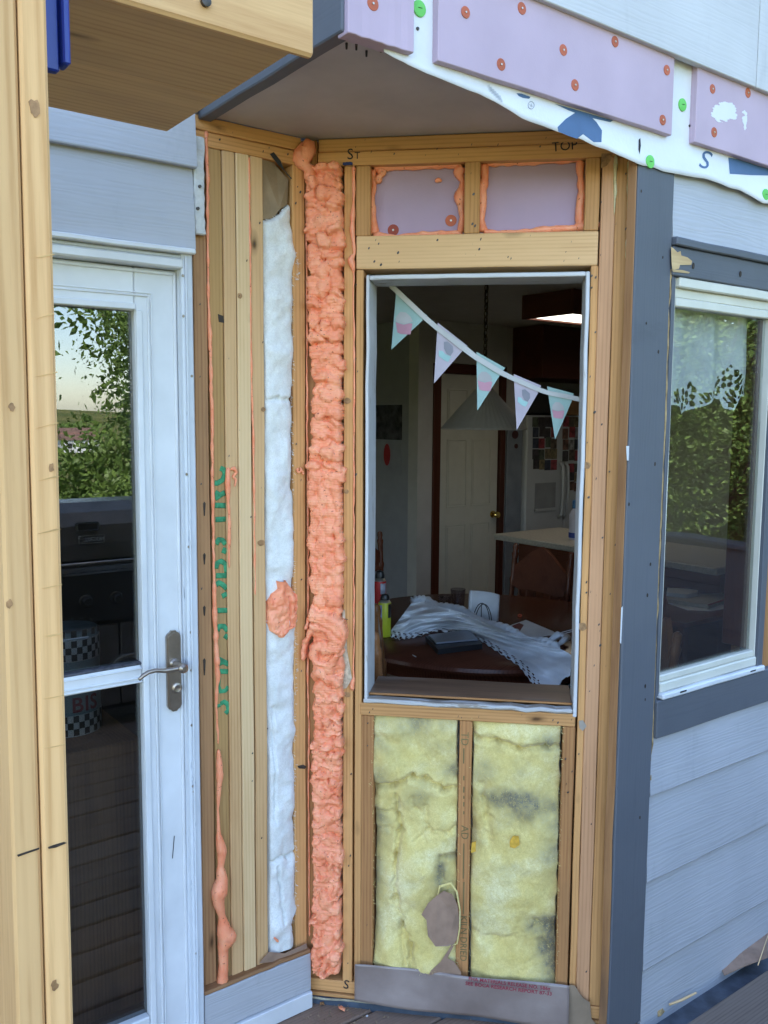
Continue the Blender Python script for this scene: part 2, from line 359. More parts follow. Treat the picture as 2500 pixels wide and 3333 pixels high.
for ri in range(len(GR)-1):
    for i in range(NS): a = 1+ri*NS+i; b = 1+ri*NS+(i+1) % NS; gf_.append((a, a+NS, b+NS, b))
tag(mk('ground', gv, gf_, gm.m, None, smooth=True), kind='structure')
deck = tag(link(bpy.data.objects.new('deck', None), None, Matrix.Translation((0, -2, DZ))), kind='structure')
yy = -.005
while yy > -5.2:
    a, b = (-4.2, min(-yy+.16, .70)) if yy > -.7 else (-4.2, 3.3)
    box('plank', deck, a, b, yy-.138, yy, DZ-.035, DZ+random.uniform(-.002, .002), M_deck if yy > -.70 else M_grey, .004, 8, .0008)
    yy -= .145
for x in np.arange(-4, 3.3, .6): box('joist', deck, x, x+.04, -5.2, -.75, DZ-.22, DZ-.040, M_deck)
# house shell that is not in view but shades the deck and closes the room, save openings added to light it
hs = thing('house', 'pale grey two storey house body around and above the bay', 'house', (0, 3, 0))
ZC = 2.47
box('upper_storey', hs, -7, 8, .03, 8, 2.62, 5.3, M_sid2, .01)
box('roof', hs, -7.4, 8.4, -.45, 8.5, 5.3, 5.45, M_trim, .02)
box('wall', hs, -7, -5.2, .0, .14, -.3, 2.62, M_sid, .01); box('wall', hs, -5.199, -2.2, .0, .14, 2.1, 2.62, M_sid, .01); box('wall', hs, -2.199, -1.42, .0, .14, -.3, 2.62, M_sid, .01)
box('wall', hs, 2.99, 8, .0, .14, -.3, 2.62, M_sid, .01)
box('wall', hs, -7, -6.86, .14, 1.2, -.3, 2.62, M_sid2, .01); box('wall', hs, -7, -6.86, 4.2, 8, -.3, 2.62, M_sid2, .01); box('wall', hs, -7, -6.86, 1.201, 4.199, 2.1, 2.62, M_sid2, .01)
box('wall', hs, 7.86, 8, .14, 8, -.3, 2.62, M_sid2, .01)
box('wall', hs, -7, 8, 7.86, 8, -.3, 2.62, M_sid2, .01)
# interior surfaces
tag(box('floor', None, -6.86, 7.86, .14, 7.86, -.06, .03, M_floorin), kind='structure')
tag(poly('bay_floor', None, [(.05, .14, .02), (.62, -.5, .02), (2.45, -.5, .02), (2.95, .14, .02)], M_floorin, .02), kind='structure')
tag(box('ceiling', None, -6.86, 7.86, .14, 7.86, 2.475, 2.6, M_ceil), kind='structure')
tag(box('bay_ceiling', None, .13, 2.9, -.52, .138, 2.475, 2.5, M_ceil), kind='structure')
PX, PY = 2.995, 3.24                                            # corner of the pantry block
dL, dR = on_y(1432, 1400, PY).x, on_y(1627, 1400, PY).x
def wallbox(n, *a): return tag(box(n, None, *a), kind='structure')
wallbox('pantry_wall', PX, dL-.07, PY, PY+.12, .03, 2.475, M_wallin)
wallbox('pantry_wall', dL-.07, dR+.07, PY, PY+.12, 2.15, 2.475, M_wallin)
wallbox('pantry_wall', dR+.07, on_y(1701, 1500, PY).x, PY, PY+.12, .03, 2.475, M_wallin)
wallbox('pantry_wall', on_y(1701, 1500, PY).x+.001, 5.2, PY+.30, PY+.42, 1.80, 2.475, M_wallin)
wallbox('pantry_side_wall', PX, PX+.1, PY+.12, 7.86, .03, 2.475, M_wallb)
wallbox('kitchen_wall', 5.2, 5.3, .14, 7.86, .03, 2.475, M_wallin)
wallbox('far_wall', -6.86, PX, 6.2, 6.3, .03, 2.475, M_wallb)
# bay outer shell right of the window and its far flank
bw = thing('bay_wall_frame', 'hidden framed wall carrying the slate trimmed bay window', 'wall', (1.5, -.6, 0))
box('wall', bw, .70, 2.42, -.635, -.53, -.1, .86, M_oldred); box('wall', bw, .70, 2.42, -.635, -.53, 2.1, 2.465, M_oldred)
box('wall', bw, 1.29, 2.42, -.635, -.53, .861, 2.099, M_oldred)
WD = Wall((2.42, -.62, 0), (h2, h2, 0), (h2, -h2, 0))
board('flank_wall', bw, WD, 0, .85, -.1, 2.465, -.12, 0, M_sid, horiz=False)
# ------------------------------------------------------------------ overhang: soffit + fascia
SZ = 2.466
ov = thing('overhang', 'brown painted soffit with slate blue fascia over the angled wall', 'soffit', (0, -.3, SZ))
poly('soffit_panel', ov, [(-.288, -.0, SZ+.006), (-.288, -.618, SZ+.006), (2.9, -.618, SZ+.006), (2.9, .0, SZ+.006)], M_soff, .012)
board('fascia_board', ov, Wall((-.325, 0, 0), (0, 1, 0), (-1, 0, 0)), -.648, -.004, 2.452, 2.62, -.036, 0, M_trim, .003)
board('fascia_board', ov, Wall((-.325, 0, 0), (0, 1, 0), (-1, 0, 0)), -.646, -.004, 2.621, 2.84, -.036, -.002, M_trim, .003)
for i, (x, y) in enumerate([(1128, 140), (1160, 143), (1193, 165), (1240, 150), (1160, 128)]):
    p = on_z(x, y, SZ-.002); lathe('staple', ov, p, [(.003, 0), (.002, -.012)], M_nail, 6)
# ------------------------------------------------------------------ upper wall (siding above the foam board)
uw = thing('upper_wall', 'pale grey smooth siding panel above the pink foam boards', 'siding', (1, -.65, 2.64))
US = Wall((0, -.675, 0), (1, 0, 0), (0, -1, 0))
zb = US.uz(2100, 134)[1]
board('siding_panel', uw, US, -.29, 1.045, 2.638, 3.6, -.02, .0, M_sid2, .002, horiz=True)
board('siding_panel', uw, US, 1.048, 3.1, 2.638, 3.6, -.02, .0, M_sid2, .002, horiz=True)
board('rim_backing', uw, US, -.285, 3.1, 2.48, 5.3, -.12, -.066, M_oldred, .002, horiz=True)
# ------------------------------------------------------------------ foam boards on the upper wall
def disc(name, parent, w, u, z, d, r, m, th=.003, k=18, pin=True, pm=None):
    o = lathe(name, parent, w.P(u, z, d), [(r, 0), (r, th*.3), (r*.95, th*.42), (r*.3, th*.45)], m, k, axis=w.n, smooth=False)
    if pin: lathe('pin', o, w.P(u, z, d+th*.5), [(r*.20, 0), (r*.17, .0016)], pm or M_pin, 8, axis=w.n)
    return o
def foam_board(label, xa, xb, yref, zb, caps, zt=2.80):
    ua, ub = WU.u(xa, yref), WU.u(xb, yref)
    t = thing('foam_board', label, 'foam board', WU.P((ua+ub)/2, zb, -.02))
    board('panel', t, WU, ua, ub, zb, zt, -.036, 0, M_xps, .0015, 10, .0005, horiz=True)
    for (x, y) in caps:
        u, z = WU.uz(x, y); disc('cap_nail', t, WU, u+random.gauss(0, .001), z, .0, random.uniform(.0120, .0135), M_cap)
    return t
foam_board('narrow pink foam board piece beside the fascia end', 1133, 1349, 60, 2.446, [(1214, 12)])
fb2 = foam_board('long pink foam board with eight red cap nails above the soffit', 1425, 2193, 300, 2.447, [(1516, 40), (1698, 27), (1631, 210), (1834, 163), (1872, 277), (2003, 136), (2170, 228), (2156, 390)])
fb3 = foam_board('pink foam board smeared with white at the right edge', 2265, 3100, 400, 2.449, [(2318, 289), (2323, 430), (2436, 303), (2620, 560)])
def scribble(name, parent, w, box_, n, m, d, seed, r=.0012):
    rd = random.Random(seed); parts = []
    for i in range(n):
        x, y = rd.uniform(box_[0], box_[2]), rd.uniform(box_[1], box_[3]); pts = []
        ang = rd.gauss(.9, .5)
        L = rd.uniform(15, 70)
        for k in range(5):
            u, z = w.uz(x+math.cos(ang)*L*k/4, y+math.sin(ang)*L*k/4+rd.gauss(0, 3), d); pts.append(w.P(u, z, d))
        parts.append(tube_mesh(pts, [r*.3, r*rd.uniform(.6, 2.2), r*rd.uniform(.8, 2.6), r*rd.uniform(.6, 2), r*.3], 5))
    v, f = merge(parts); return tag(mk(name, v, f, m, parent, smooth=True), kind='stuff')
px_, py_g = np.meshgrid(np.linspace(2300, 2450, 90), np.linspace(300, 470, 100)); U = np.zeros_like(px_); Zg = np.zeros_like(px_)
for i in range(U.shape[0]):
    for j in range(U.shape[1]): U[i, j], Zg[i, j] = WU.uz(px_[i, j], py_g[i, j])
sm_ = np.exp(-((px_-2358)/50)**2-((py_g-365)/38)**2)+.6*np.exp(-((px_-2425)/10)**2-((py_g-400)/60)**2)
o = hfield('white_smear', fb3, WU, U, Zg, np.full(U.shape, .0006), sm_*(.45+1.1*fbm(px_/60+py_g/22, py_g/9-px_/22, 4, 3)) > .47, 0, M_wrap); tag(o, kind='stuff')
# ------------------------------------------------------------------ house wrap
edge_px = [(1217,149),(1325,217),(1440,262),(1551,307),(1687,389),(1814,434),(1958,493),(2080,545),(2193,572),(2284,592),(2392,624),(2464,666),(2560,680),(2700,730)]
WW = Wall((0, -.640, 0), (1, 0, 0), (0, -1, 0))
eu, ez = zip(*[WW.uz(x, y) for x, y in edge_px])
def wrap_d(u, z):
    hang = np.clip((2.45-np.asarray(z))*6, 0, 1)
    return hang*((.028+.012*np.clip(np.asarray(u)-.5,0,1))+.006*np.sin(np.asarray(u)*13+np.asarray(z)*9)+.012*(fbm(np.asarray(u)*7, np.asarray(z)*11, 3, 4)-.5))
nu, nz = 150, 26
uu = np.linspace(-.22, 1.55, nu); zbv = np.interp(uu, eu, ez)+.0015*np.sin(uu*23)+.006*(fbm(uu*18, uu*0, 2, 9)-.5)
T = np.linspace(0, 1, nz)[:, None]; Zg = 2.72+(zbv[None]-2.72)*T; Ug = np.repeat(uu[None], nz, 0)
hw = thing('house_wrap', 'white house wrap sheet hanging loose below the pink foam boards', 'house wrap', (0, -.64, 2.4))
ws = hfield('sheet', hw, WW, Ug, Zg, wrap_d(Ug, Zg), np.ones_like(Ug, bool), 0, M_wrap); md = ws.modifiers.new('s', 'SOLIDIFY'); md.thickness = .0008; md.offset = -1
def wp(x, y, off=.0012):
    d = .02
    for _ in range(4):
        u, z = WW.uz(x, y, d); d = float(wrap_d(u, z))
    return WW.P(u, z, d+off)
def wrap_patch(name, pts, m, off=.0014):
    """print that follows the sheet: triangulated fine polygon"""
    pts = [Vector((p[0], p[1], 0)) for p in pts]; bm = bmesh.new(); vs = [bm.verts.new(p) for p in pts]; fc = bm.faces.new(vs)
    bmesh.ops.triangulate(bm, faces=[fc])
    for _ in range(4): bmesh.ops.subdivide_edges(bm, edges=[e for e in bm.edges if e.calc_length() > 14], cuts=1); bmesh.ops.triangulate(bm, faces=bm.faces[:])
    bm.verts.index_update(); V = [wp(v.co.x, v.co.y, off) for v in bm.verts]; F = [[v.index for v in f.verts] for f in bm.faces]; bm.free()
    return mk(name, V, F, m, hw, smooth=True)
z2 = lambda L: [(1000+.904*a, .904*b) for a, b in L]
wrap_patch('print', z2([(900,458),(930,428),(965,405),(1015,415),(1040,440),(1060,470),(1058,512),(1030,512),(992,483),(970,500),(935,488),(903,474)]), M_bink)
wrap_patch('print', z2([(1515,567),(1560,575),(1600,583),(1659,592),(1700,600),(1700,640),(1659,632),(1600,631),(1520,626)]), M_bink)
wrap_patch('print', z2([(752,336),(770,337),(803,349),(797,356),(775,353),(760,346)]), M_bink)
wrap_patch('print', z2([(888,373),(1000,405),(1100,434),(1090,440),(1000,420),(940,398)]), M_bink)
wrap_patch('print', z2([(1192,503),(1198,497),(1200,525),(1196,556),(1191,540)]), M_ink)
def wtext(s, x, y, px, rot, m, sx=1):
    cu = bpy.data.curves.new('t', 'FONT'); cu.body = s; cu.size = px; cu.align_x = 'CENTER'; cu.align_y = 'CENTER'; cu.resolution_u = 4
    t = bpy.data.objects.new('t', cu); COL.objects.link(t); me = bpy.data.meshes.new_from_object(t.evaluated_get(bpy.context.evaluated_depsgraph_get())); bpy.data.objects.remove(t)
    bm = bmesh.new(); bm.from_mesh(me); bmesh.ops.triangulate(bm, faces=bm.faces[:])
    for _ in range(3): bmesh.ops.subdivide_edges(bm, edges=[e for e in bm.edges if e.calc_length() > 10], cuts=1); bmesh.ops.triangulate(bm, faces=bm.faces[:])
    bm.verts.index_update(); a = math.radians(rot); V = []
    for v in bm.verts: vx = v.co.x*sx; V.append(wp(x+vx*math.cos(a)-v.co.y*math.sin(a), y-(vx*math.sin(a)+v.co.y*math.cos(a)), .0016))
    F = [[v.index for v in f.verts] for f in bm.faces]; bm.free(); return mk('print', V, F, m, hw, smooth=True)
wtext('S', 2297, 517, 84, 160, M_bink); wtext('R', 1727, 343, 15, 200, M_tag)
for i in range(6): wtext('iiiiiii', 1592+i*7, 287+i*7, 15, 112, M_tag)
circ = [wp(1727+10*math.cos(a), 343+12*math.sin(a), .002) for a in np.linspace(0, 6.28, 18)]; tube('print', hw, circ, .0006, M_tag, 4)
for (x, y) in [(1363, 29), (2219, 342), (2114, 527), (2490, 634), (2560, 700)]:
    p = wp(x, y, .001); o = lathe('cap_nail', hw, p, [(.0165, 0), (.016, .003), (.009, .004)], M_gcap, 18, axis=(0, -1, 0)); tube('mark', o, [p+Vector((-.005, -.0045, 0)), p+Vector((.005, -.0045, .001))], .0007, M_ink, 4)
for (x, y) in [(1358, 94), (2243, 410), (2250, 315)]: lathe('staple', hw, wp(x, y, .001), [(.004, 0), (.003, .003)], M_nail, 6, axis=(0, -1, 0))
# ================================================================== WALL A (left of the inside corner)
ZT, ZS, ZBP = 2.464, 2.430, 2.393
sa = thing('stud_wall', 'exposed stud wall between the white door and the inside corner', 'wall framing', (-.17, 0, 0))
uA = lambda x, y=852: WA.u(x, y)
board('top_plate', sa, WA, -.335, -.022, ZS+.0005, ZT, -.089, .001, M_old)
board('top_plate', sa, WA, -.330, -.022, ZBP, ZS-.0005, -.089, -.0015, M_old)
board('bottom_plate', sa, WA, -.36, -.03, 0, .038, -.089, -.004, M_brown)
studsA = [(632, 676, M_brown, -.006), (681, 727, M_green, -.004), (728.5, 768, M_new, 0), (770, 812, M_white, .003), (817, 857, M_new, .001), (955, 994, M_old, -.002)]
for i, (a, b, m, d) in enumerate(studsA):
    top = ZBP-.0006
    if i == 0: top = 2.19
    board('stud', sa, WA, uA(a), uA(b), .039, top, -.089, d, m, .002, 10, .0007)
board('stud', sa, WA, uA(634), uA(676), 2.192, ZBP-.001, -.089, -.012, M_new)
board('corner_stud', sa, WA, uA(1001), .004, .039, ZBP, -.10, -.012, M_oldred)
board('back_board', sa, WA, -.345, .0, 0, 2.46, -.108, -.0905, M_kraftd)
# nails and staples on the framing: too small to pick apart
def nails(name, parent, w, pts, r=.0032, d=.0012):
    parts = []
    for (x, y) in pts:
        u, z = w.uz(x, y); rr = r*random.uniform(.7, 1.25); c = w.P(u, z, d)
        Z = Vector((0, 0, 1)); a = random.uniform(0, 3.14); s = random.uniform(.5, 1.0)
        ring = [c+(w.du*math.cos(t)*rr*s*math.cos(a)+Z*math.sin(t)*rr+w.du*math.sin(t)*rr*.3) for t in np.linspace(0, 2*math.pi, 8, endpoint=False)]
        parts.append((ring+[c+w.n*.0012], [(i, (i+1) % 8, 8) for i in range(8)]))
    v, f = merge(parts); return tag(mk(name, v, f, M_nail, parent, smooth=True), kind='stuff')
Z6 = lambda a, b: (600+.452*a, 400+.452*b); Z7 = lambda a, b: (600+.452*a, 1350+.452*b); Z8 = lambda a, b: (600+.467*a, 2300+.467*b)
nails('nail_heads', sa, WA, [Z6(*p) for p in [(250,122),(343,72),(562,208),(740,228),(605,182),(810,462),(830,500),(445,993),(392,1243),(108,1307),(108,1828),(315,1697),(538,722),(500,872),(560,1580),(797,580)]]
      + [Z7(*p) for p in [(116,498),(475,735),(548,525),(835,470),(838,1185),(837,1843),(801,210),(393,110),(317,295),(120,1250)]] + [Z8(*p) for p in [(468,515),(534,912),(470,322),(575,150)]], .0034, .0045)
def stain(name, parent, w, pts, m, d):
    """irregular flat mark on a board"""
    c = [w.uz(*p) for p in pts]; return poly(name, parent, [w.P(u, z, d) for u, z in c], m, .0006)
M_burn = plain('dark_stain', (.06, .045, .035), .8, var=.4, scale=60)
M_knot = plain('knot_wood', (.40, .22, .10), .6, var=.35, scale=70)
def knot(parent, w, x, y, rx, ry, d=.0006):
    u, z = w.uz(x, y); s = .00085
    pts = [w.P(u+s*rx*math.cos(a)*random.uniform(.85, 1.1), z+s*ry*math.sin(a)*random.uniform(.85, 1.1), d) for a in np.linspace(0, 2*math.pi, 14, endpoint=False)]
    poly('knot', parent, pts, M_knot, .0006)
for (x, y, rx, ry, d) in [(849, 1766, 14, 10, .0025), (778, 963, 8, 9, .0045), (856, 1333, 8, 8, .0025)]: knot(sa, WA, x, y, rx, ry, d)
stain('stain', sa, WA, [Z6(*p) for p in [(245,1375),(285,1390),(290,1440),(252,1432)]], M_burn, -.0030)
stain('stain', sa, WA, [Z8(*p) for p in [(790,415),(830,405),(855,420),(840,435),(800,432)]], M_burn, -.0012)
for yy0, L in [(640, 90), (1010, 70), (1390, 60), (1770, 110)]: stain('stain', sa, WA, [Z7(150, yy0-14), Z7(160, yy0), Z7(154, yy0+L), Z7(147, yy0+L), Z7(141, yy0)], M_burn, -.0050)
# green stencil lettering on the treated stud (top halves of letters, reading downwards)
strokes = [[(262,385),(288,395),(296,430),(280,470),(240,495),(222,490)], [(225,560),(262,580),(298,560)], [(262,580),(225,606)], [(225,653),(302,655)], [(228,757),(302,752)],
    [(232,935),(250,900),(280,905),(302,935)], [(302,960),(285,1000)], [(232,1110),(240,1070),(270,1055),(300,1075),(310,1140)], [(232,1160),(310,1160)], [(232,1230),(250,1210),(280,1225),(312,1255)], [(312,1290),(275,1310)],
    [(240,1412),(318,1410)], [(242,1560),(255,1525),(290,1525),(316,1560)], [(316,1585),(296,1615)], [(245,1760),(325,1800)], [(245,1800),(285,1780)], [(245,1850),(320,1852)], [(250,1900),(248,1960),(265,1995),(300,1990),(322,1960)], [(265,2085),(290,2068),(318,2090),(322,2130),(300,2155)], [(250,2085),(252,2110)]]
sm = []
for st in strokes:
    pts = [WA.P(*WA.uz(*Z7(*p)), -.0032) for p in st]; fine = []
    for i in range(len(pts)-1): fine += [pts[i].lerp(pts[i+1], t) for t in (0, .34, .67)]
    fine.append(pts[-1]); v, f = tube_mesh(fine, [.0072]*len(fine), 8)
    y0 = -WA.P(0, 0, -.0032).y
    v = [Vector((p.x, .0034+(p.y-.0032)*.06, p.z)) for p in v]; sm.append((v, f))
v, f = merge(sm); tag(mk('stencil_lettering', v, f, M_gink, sa, smooth=True), label='green spray painted stencil lettering down the stud')
# ------------------------------------------------------------------ thin foam beads
def bead(label, w, pts, r, d=0., m=None, seed=0, name='foam_bead', top=True, dens=.006, wob=.35, parent=None, blob=None):
    P = [w.P(*w.uz(x, y, d), d) for x, y in pts]; fine = []
    for i in range(len(P)-1):
        n = max(2, int((P[i+1]-P[i]).length/dens)); fine += [P[i].lerp(P[i+1], t/n) for t in range(n)]
    fine.append(P[-1]); n = len(fine); s = np.arange(n)*dens
    rr = np.array(r if hasattr(r, '__len__') else [r]*len(pts), float)
    L = np.cumsum([0]+[(P[i+1]-P[i]).length for i in range(len(P)-1)]); rad = np.interp(np.linspace(0, L[-1], n), L, rr)
    rad = rad*(1-wob+2*wob*vn(s*60, s*0, seed))*(.85+.5*vn(s*14, s*0+3, seed))
    off = (vn(s*40, s*0+7, seed)-.5)*.004*wob*2
    fine = [p+w.du*float(o) for p, o in zip(fine, off)]; rad[0] *= .4; rad[-1] *= .4
    v, f = tube_mesh(fine, list(rad), 8)
    o = mk(name, v, f, m or M_foam, parent, smooth=True)
    if parent is None: tag(o, label, 'spray foam')
    return o
bead('long orange foam bead beside the leftmost brown stud', WA, [Z6(158,60), Z6(165,300), Z6(170,740), Z6(170,1100), Z6(182,1500), Z6(190,1800), Z7(200,0), Z7(203,600), Z7(212,1100), Z7(222,1500), Z7(240,1850), Z7(232,2100), Z8(232,150), Z8(238,260)], [.005,.005,.004,.003,.0045,.004,.0045,.004,.004,.006,.007,.003,.003,.004], -.003, seed=1)
bead('fat orange foam drip running down the lower left stud', WA, [Z8(238,300), Z8(248,470), Z8(240,600), Z8(234,720), Z8(240,900), Z8(262,1010), Z8(252,1130), Z8(262,1200), Z8(235,1330), Z8(240,1370), Z8(262,1460), Z8(280,1580), Z8(300,1600), Z8(270,1680), Z8(272,1800), Z8(265,1930)], [.004,.010,.007,.003,.006,.014,.009,.013,.020,.016,.011,.022,.024,.013,.012,.013], .004, seed=2, wob=.12)
bead('thin orange foam bead between the two palest studs', WA, [Z6(462,245), Z6(468,700), Z6(475,1200), Z6(482,1800), Z6(492,2150), Z7(496,200), Z7(505,700), Z7(508,1150), Z7(512,1310)], .0027, 0, seed=3)
bead('thin orange foam bead right of the corner white batt stud', WA, [Z6(880,440), Z6(880,900), Z6(882,1500), Z6(884,2000), Z7(884,200), Z7(890,700), Z7(892,1300), Z7(888,2000), Z8(868,100), Z8(866,450), Z8(868,1000), Z8(872,1600)], .0024, -.004, seed=4)
bead('short orange foam bead beside the green lettering', WA, [Z7(318,380), Z7(312,480), Z7(316,620), Z7(325,800), Z7(325,950), Z7(325,1100)], [.006,.007,.003,.005,.0045,.002], .002, seed=5)
bead('small ragged orange foam smear on a pale stud', WA, [Z7(332,395), Z7(358,385), Z7(375,415), Z7(352,445), Z7(372,470), Z7(362,520)], [.002,.004,.003,.004,.003,.002], .004, seed=6)
bead('tiny curled orange foam squiggle beside the foam column', WA, [Z7(825,385), Z7(812,398), Z7(822,415), Z7(842,405), Z7(838,385), Z7(858,420), Z7(850,430)], .0028, .004, seed=7, wob=.1, dens=.002)
bead('thin orange foam bead between the two left studs of the window wall', WB, [Z6(1222,310), Z6(1218,600), Z6(1212,775), Z6(1222,940), Z6(1198,985), Z6(1218,1060), Z6(1222,1500), Z6(1222,2000), Z7(1220,300), Z7(1220,900), Z7(1222,1400), Z7(1220,1900), Z7(1208,1950), Z7(1215,1985)], [.004,.0035,.007,.003,.012,.002,.0025,.002,.002,.002,.002,.002,.008,.006], .003, seed=8)
# ------------------------------------------------------------------ white strip of old sheathing beside the siding
st_ = thing('sheathing_strip', 'ragged white sheathing strip with nails above the door corner', 'sheathing', WA.P(-.335, 2.3, 0))
za, zb_ = WA.z(-.335, 445), WA.z(-.335, 765)
board('strip', st_, WA, WA.u(634, 600, .016), WA.u(669, 600, .016), zb_, za, .001, .014, plain('white_sheathing', (.60, .60, .58), .8, var=.2, scale=30, bs=40, bump=.4), .003, 16, .0012)
for p in [(108,458), (95,617)]: u, z = WA.uz(*Z6(*p), .014); lathe('nail', st_, WA.P(u, z, .013), [(.0045, 0), (.004, .006)], M_nail, 8, axis=WA.n)
# ------------------------------------------------------------------ spray foam column in the corner
def foam_column():
    U, Zz = np.meshgrid(np.linspace(-.03, .125, 74), np.linspace(.03, 2.42, 1000)); H = np.full(U.shape, -1.0)
    bx = [(2.40,-.012,.094),(2.30,.0,.094),(2.0,.004,.097),(1.75,.018,.094),(1.5,.006,.094),(1.2,.010,.096),(1.05,.012,.105),(.95,.02,.098),(.7,.014,.096),(.5,.016,.094),(.2,.012,.094),(.07,.018,.086)]
    bz = np.array([b[0] for b in bx])[::-1]; lo = np.array([b[1] for b in bx])[::-1]; hi = np.array([b[2] for b in bx])[::-1]
    L = lambda z: float(np.interp(z, bz, lo)); Rr = lambda z: float(np.interp(z, bz, hi))
    segs = []; rd = random.Random(11)
    def path(pts, r, lift):
        for i in range(len(pts)-1): segs.append((*pts[i], *pts[i+1], r*rd.uniform(.85, 1.15), lift+rd.uniform(-.002, .002)))
    z = 2.385
    ZB = lambda y: WB.uz(1060, y)[1]
    vert = [(ZB(1560), ZB(1780)), (ZB(1790), ZB(1930))]
    while z > .06:
        inv = any(a > z > b for a, b in vert); fine_ = z < 1.0
        l, r = L(z), Rr(z)
        if not inv:
            rad = rd.uniform(.0055, .0095) if fine_ else rd.uniform(.008, .0145)
            mode = rd.random()
            if mode < (.36 if fine_ else .28):
                path([(l+rad*.7, z), ((l+r)/2, z+rd.uniform(-.004, .004)), (r-rad*.7, z+rd.uniform(-.006, .006))], rad, rd.uniform(.0, .016))
            elif mode < .8:
                n = rd.choice([3, 4, 4, 5]) if fine_ else rd.choice([2, 3, 3])
                for i in range(n):
                    u = l+(r-l)*(i+.5)/n+rd.uniform(-.006, .006); path([(u-rad*.5, z+rd.uniform(-.006, .006)), (u+rad*.6, z+rd.uniform(-.009, .009))], rad*rd.uniform(.8, 1.35), rd.uniform(-.004, .024))
            else:
                m0 = rd.uniform(l+.02, r-.02); path([(l+rad*.6, z), (m0, z-.012)], rad, rd.uniform(.004, .016)); path([(m0, z+.004), (r-rad*.6, z-.008)], rad*.9, rd.uniform(.004, .018))
            z -= rad*(1.05 if fine_ else .95)
        else:
            z -= .02
    for a, b in vert:
        for i in range(4):
            u0 = L(a)+(Rr(a)-L(a))*(i+.5)/4; pts = []; zz = a+.01
            while zz > b-.01: pts.append((u0+rd.uniform(-.006, .006), zz)); zz -= rd.uniform(.012, .022)
            path(pts, rd.uniform(.012, .015), rd.uniform(.006, .016))
            for p in pts[::2]: path([p, (p[0]+.004, p[1]-.004)], .014, .013)
    zz = 2.35
    while zz > .1:
        r_b = rd.uniform(.014, .023); u_b = rd.uniform(L(zz)+r_b*.7, Rr(zz)-r_b*.7); path([(u_b, zz), (u_b+rd.uniform(-.008, .008), zz-rd.uniform(.002, .012))], r_b, rd.uniform(.0, .012)); zz -= rd.uniform(.025, .08)
    # squiggles and the coil around waist height
    for y in (1985, 1995, 2010, 2035): 
        zc = ZB(y); path([(.018, zc), (.05, zc-.01), (.09, zc-.035)], .011, .03)
    zc = ZB(2010); path([(.10, zc-.01), (.108, zc-.03), (.10, zc-.06)], .010, .028)
    zc = ZB(2040); path([(.085, zc), (.045, zc+.004), (.012, zc-.008), (-.004, zc-.035), (-.010, zc-.085)], .0075, .024)
    cz, cu = ZB(2120), .055; path([(cu+.034*math.cos(t), cz+.030*math.sin(t)) for t in np.linspace(.4, 6.0, 14)], .012, .026)
    path([(cu+.012*math.cos(t), cz+.010*math.sin(t)) for t in np.linspace(0, 6.2, 8)], .007, .018)
    zc = ZB(2180); path([(.03, zc), (.055, zc-.02), (.075, zc-.012), (.09, zc-.03)], .012, .026)
    wu = U+(fbm(U*34, Zz*34, 4, 1)-.5)*.014; wz = Zz+(fbm(U*34, Zz*34, 4, 5)-.5)*.030
    dz = Zz[1, 0]-Zz[0, 0]
    for (a, b, c, d, r, lf) in segs:
        i0 = max(0, int((min(b, d)-r-.02-.03)/dz)); i1 = min(1000, int((max(b, d)+r+.02-.03)/dz)+2)
        if i1 <= i0: continue
        pu, pz = wu[i0:i1], wz[i0:i1]; vx, vz = c-a, d-b; q = np.clip(((pu-a)*vx+(pz-b)*vz)/(vx*vx+vz*vz+1e-9), 0, 1)
        dd = (pu-a-q*vx)**2+(pz-b-q*vz)**2; h = np.where(dd < r*r, lf+np.sqrt(np.maximum(r*r-dd, 0)), -1); H[i0:i1] = np.maximum(H[i0:i1], h)
    # base slab so that no gaps remain inside
    lo_ = np.interp(Zz, bz, lo)+.006; hi_ = np.interp(Zz, bz, hi)-.006
    base = np.where((U > lo_) & (U < hi_) & (Zz > .075) & (Zz < 2.385), .004, -1); H = np.maximum(H, base)
    mask = H > -.5; H = np.where(mask, H+.0022*(fbm(U*260, Zz*120, 2, 3)-.5)+.0012*np.sin(Zz*900+6*fbm(U*40, Zz*20, 2, 2)), 0)
    # skirt: dilate the mask and drop its rim back to the wall
    mk_ = mask.copy(); mk_[1:] |= mask[:-1]; mk_[:-1] |= mask[1:]; mk_[:, 1:] |= mask[:, :-1]; mk_[:, :-1] |= mask[:, 1:]
    H = np.where(mask, H, -.035)
    t = thing('foam_column', 'thick lumpy orange spray foam column filling the inside corner', 'spray foam', WB.P(.05, .05, 0))
    hfield('foam', t, WB, U, Zz, H, mk_, .006, M_foam)
    return t
fcol = foam_column()
bead('foam', WB, [(985, 470), (1003, 475), (1000, 505), (985, 490), (975, 520), (995, 540), (1010, 560), (1005, 590)], [.016, .018, .02, .019, .018, .013, .015, .014], .02, seed=21, wob=.15, parent=fcol, name='foam')
bead('foam', WA, [(1003, 2005), (1000, 2030), (992, 2050)], .004, .01, parent=fcol, seed=3, name='foam_drip')
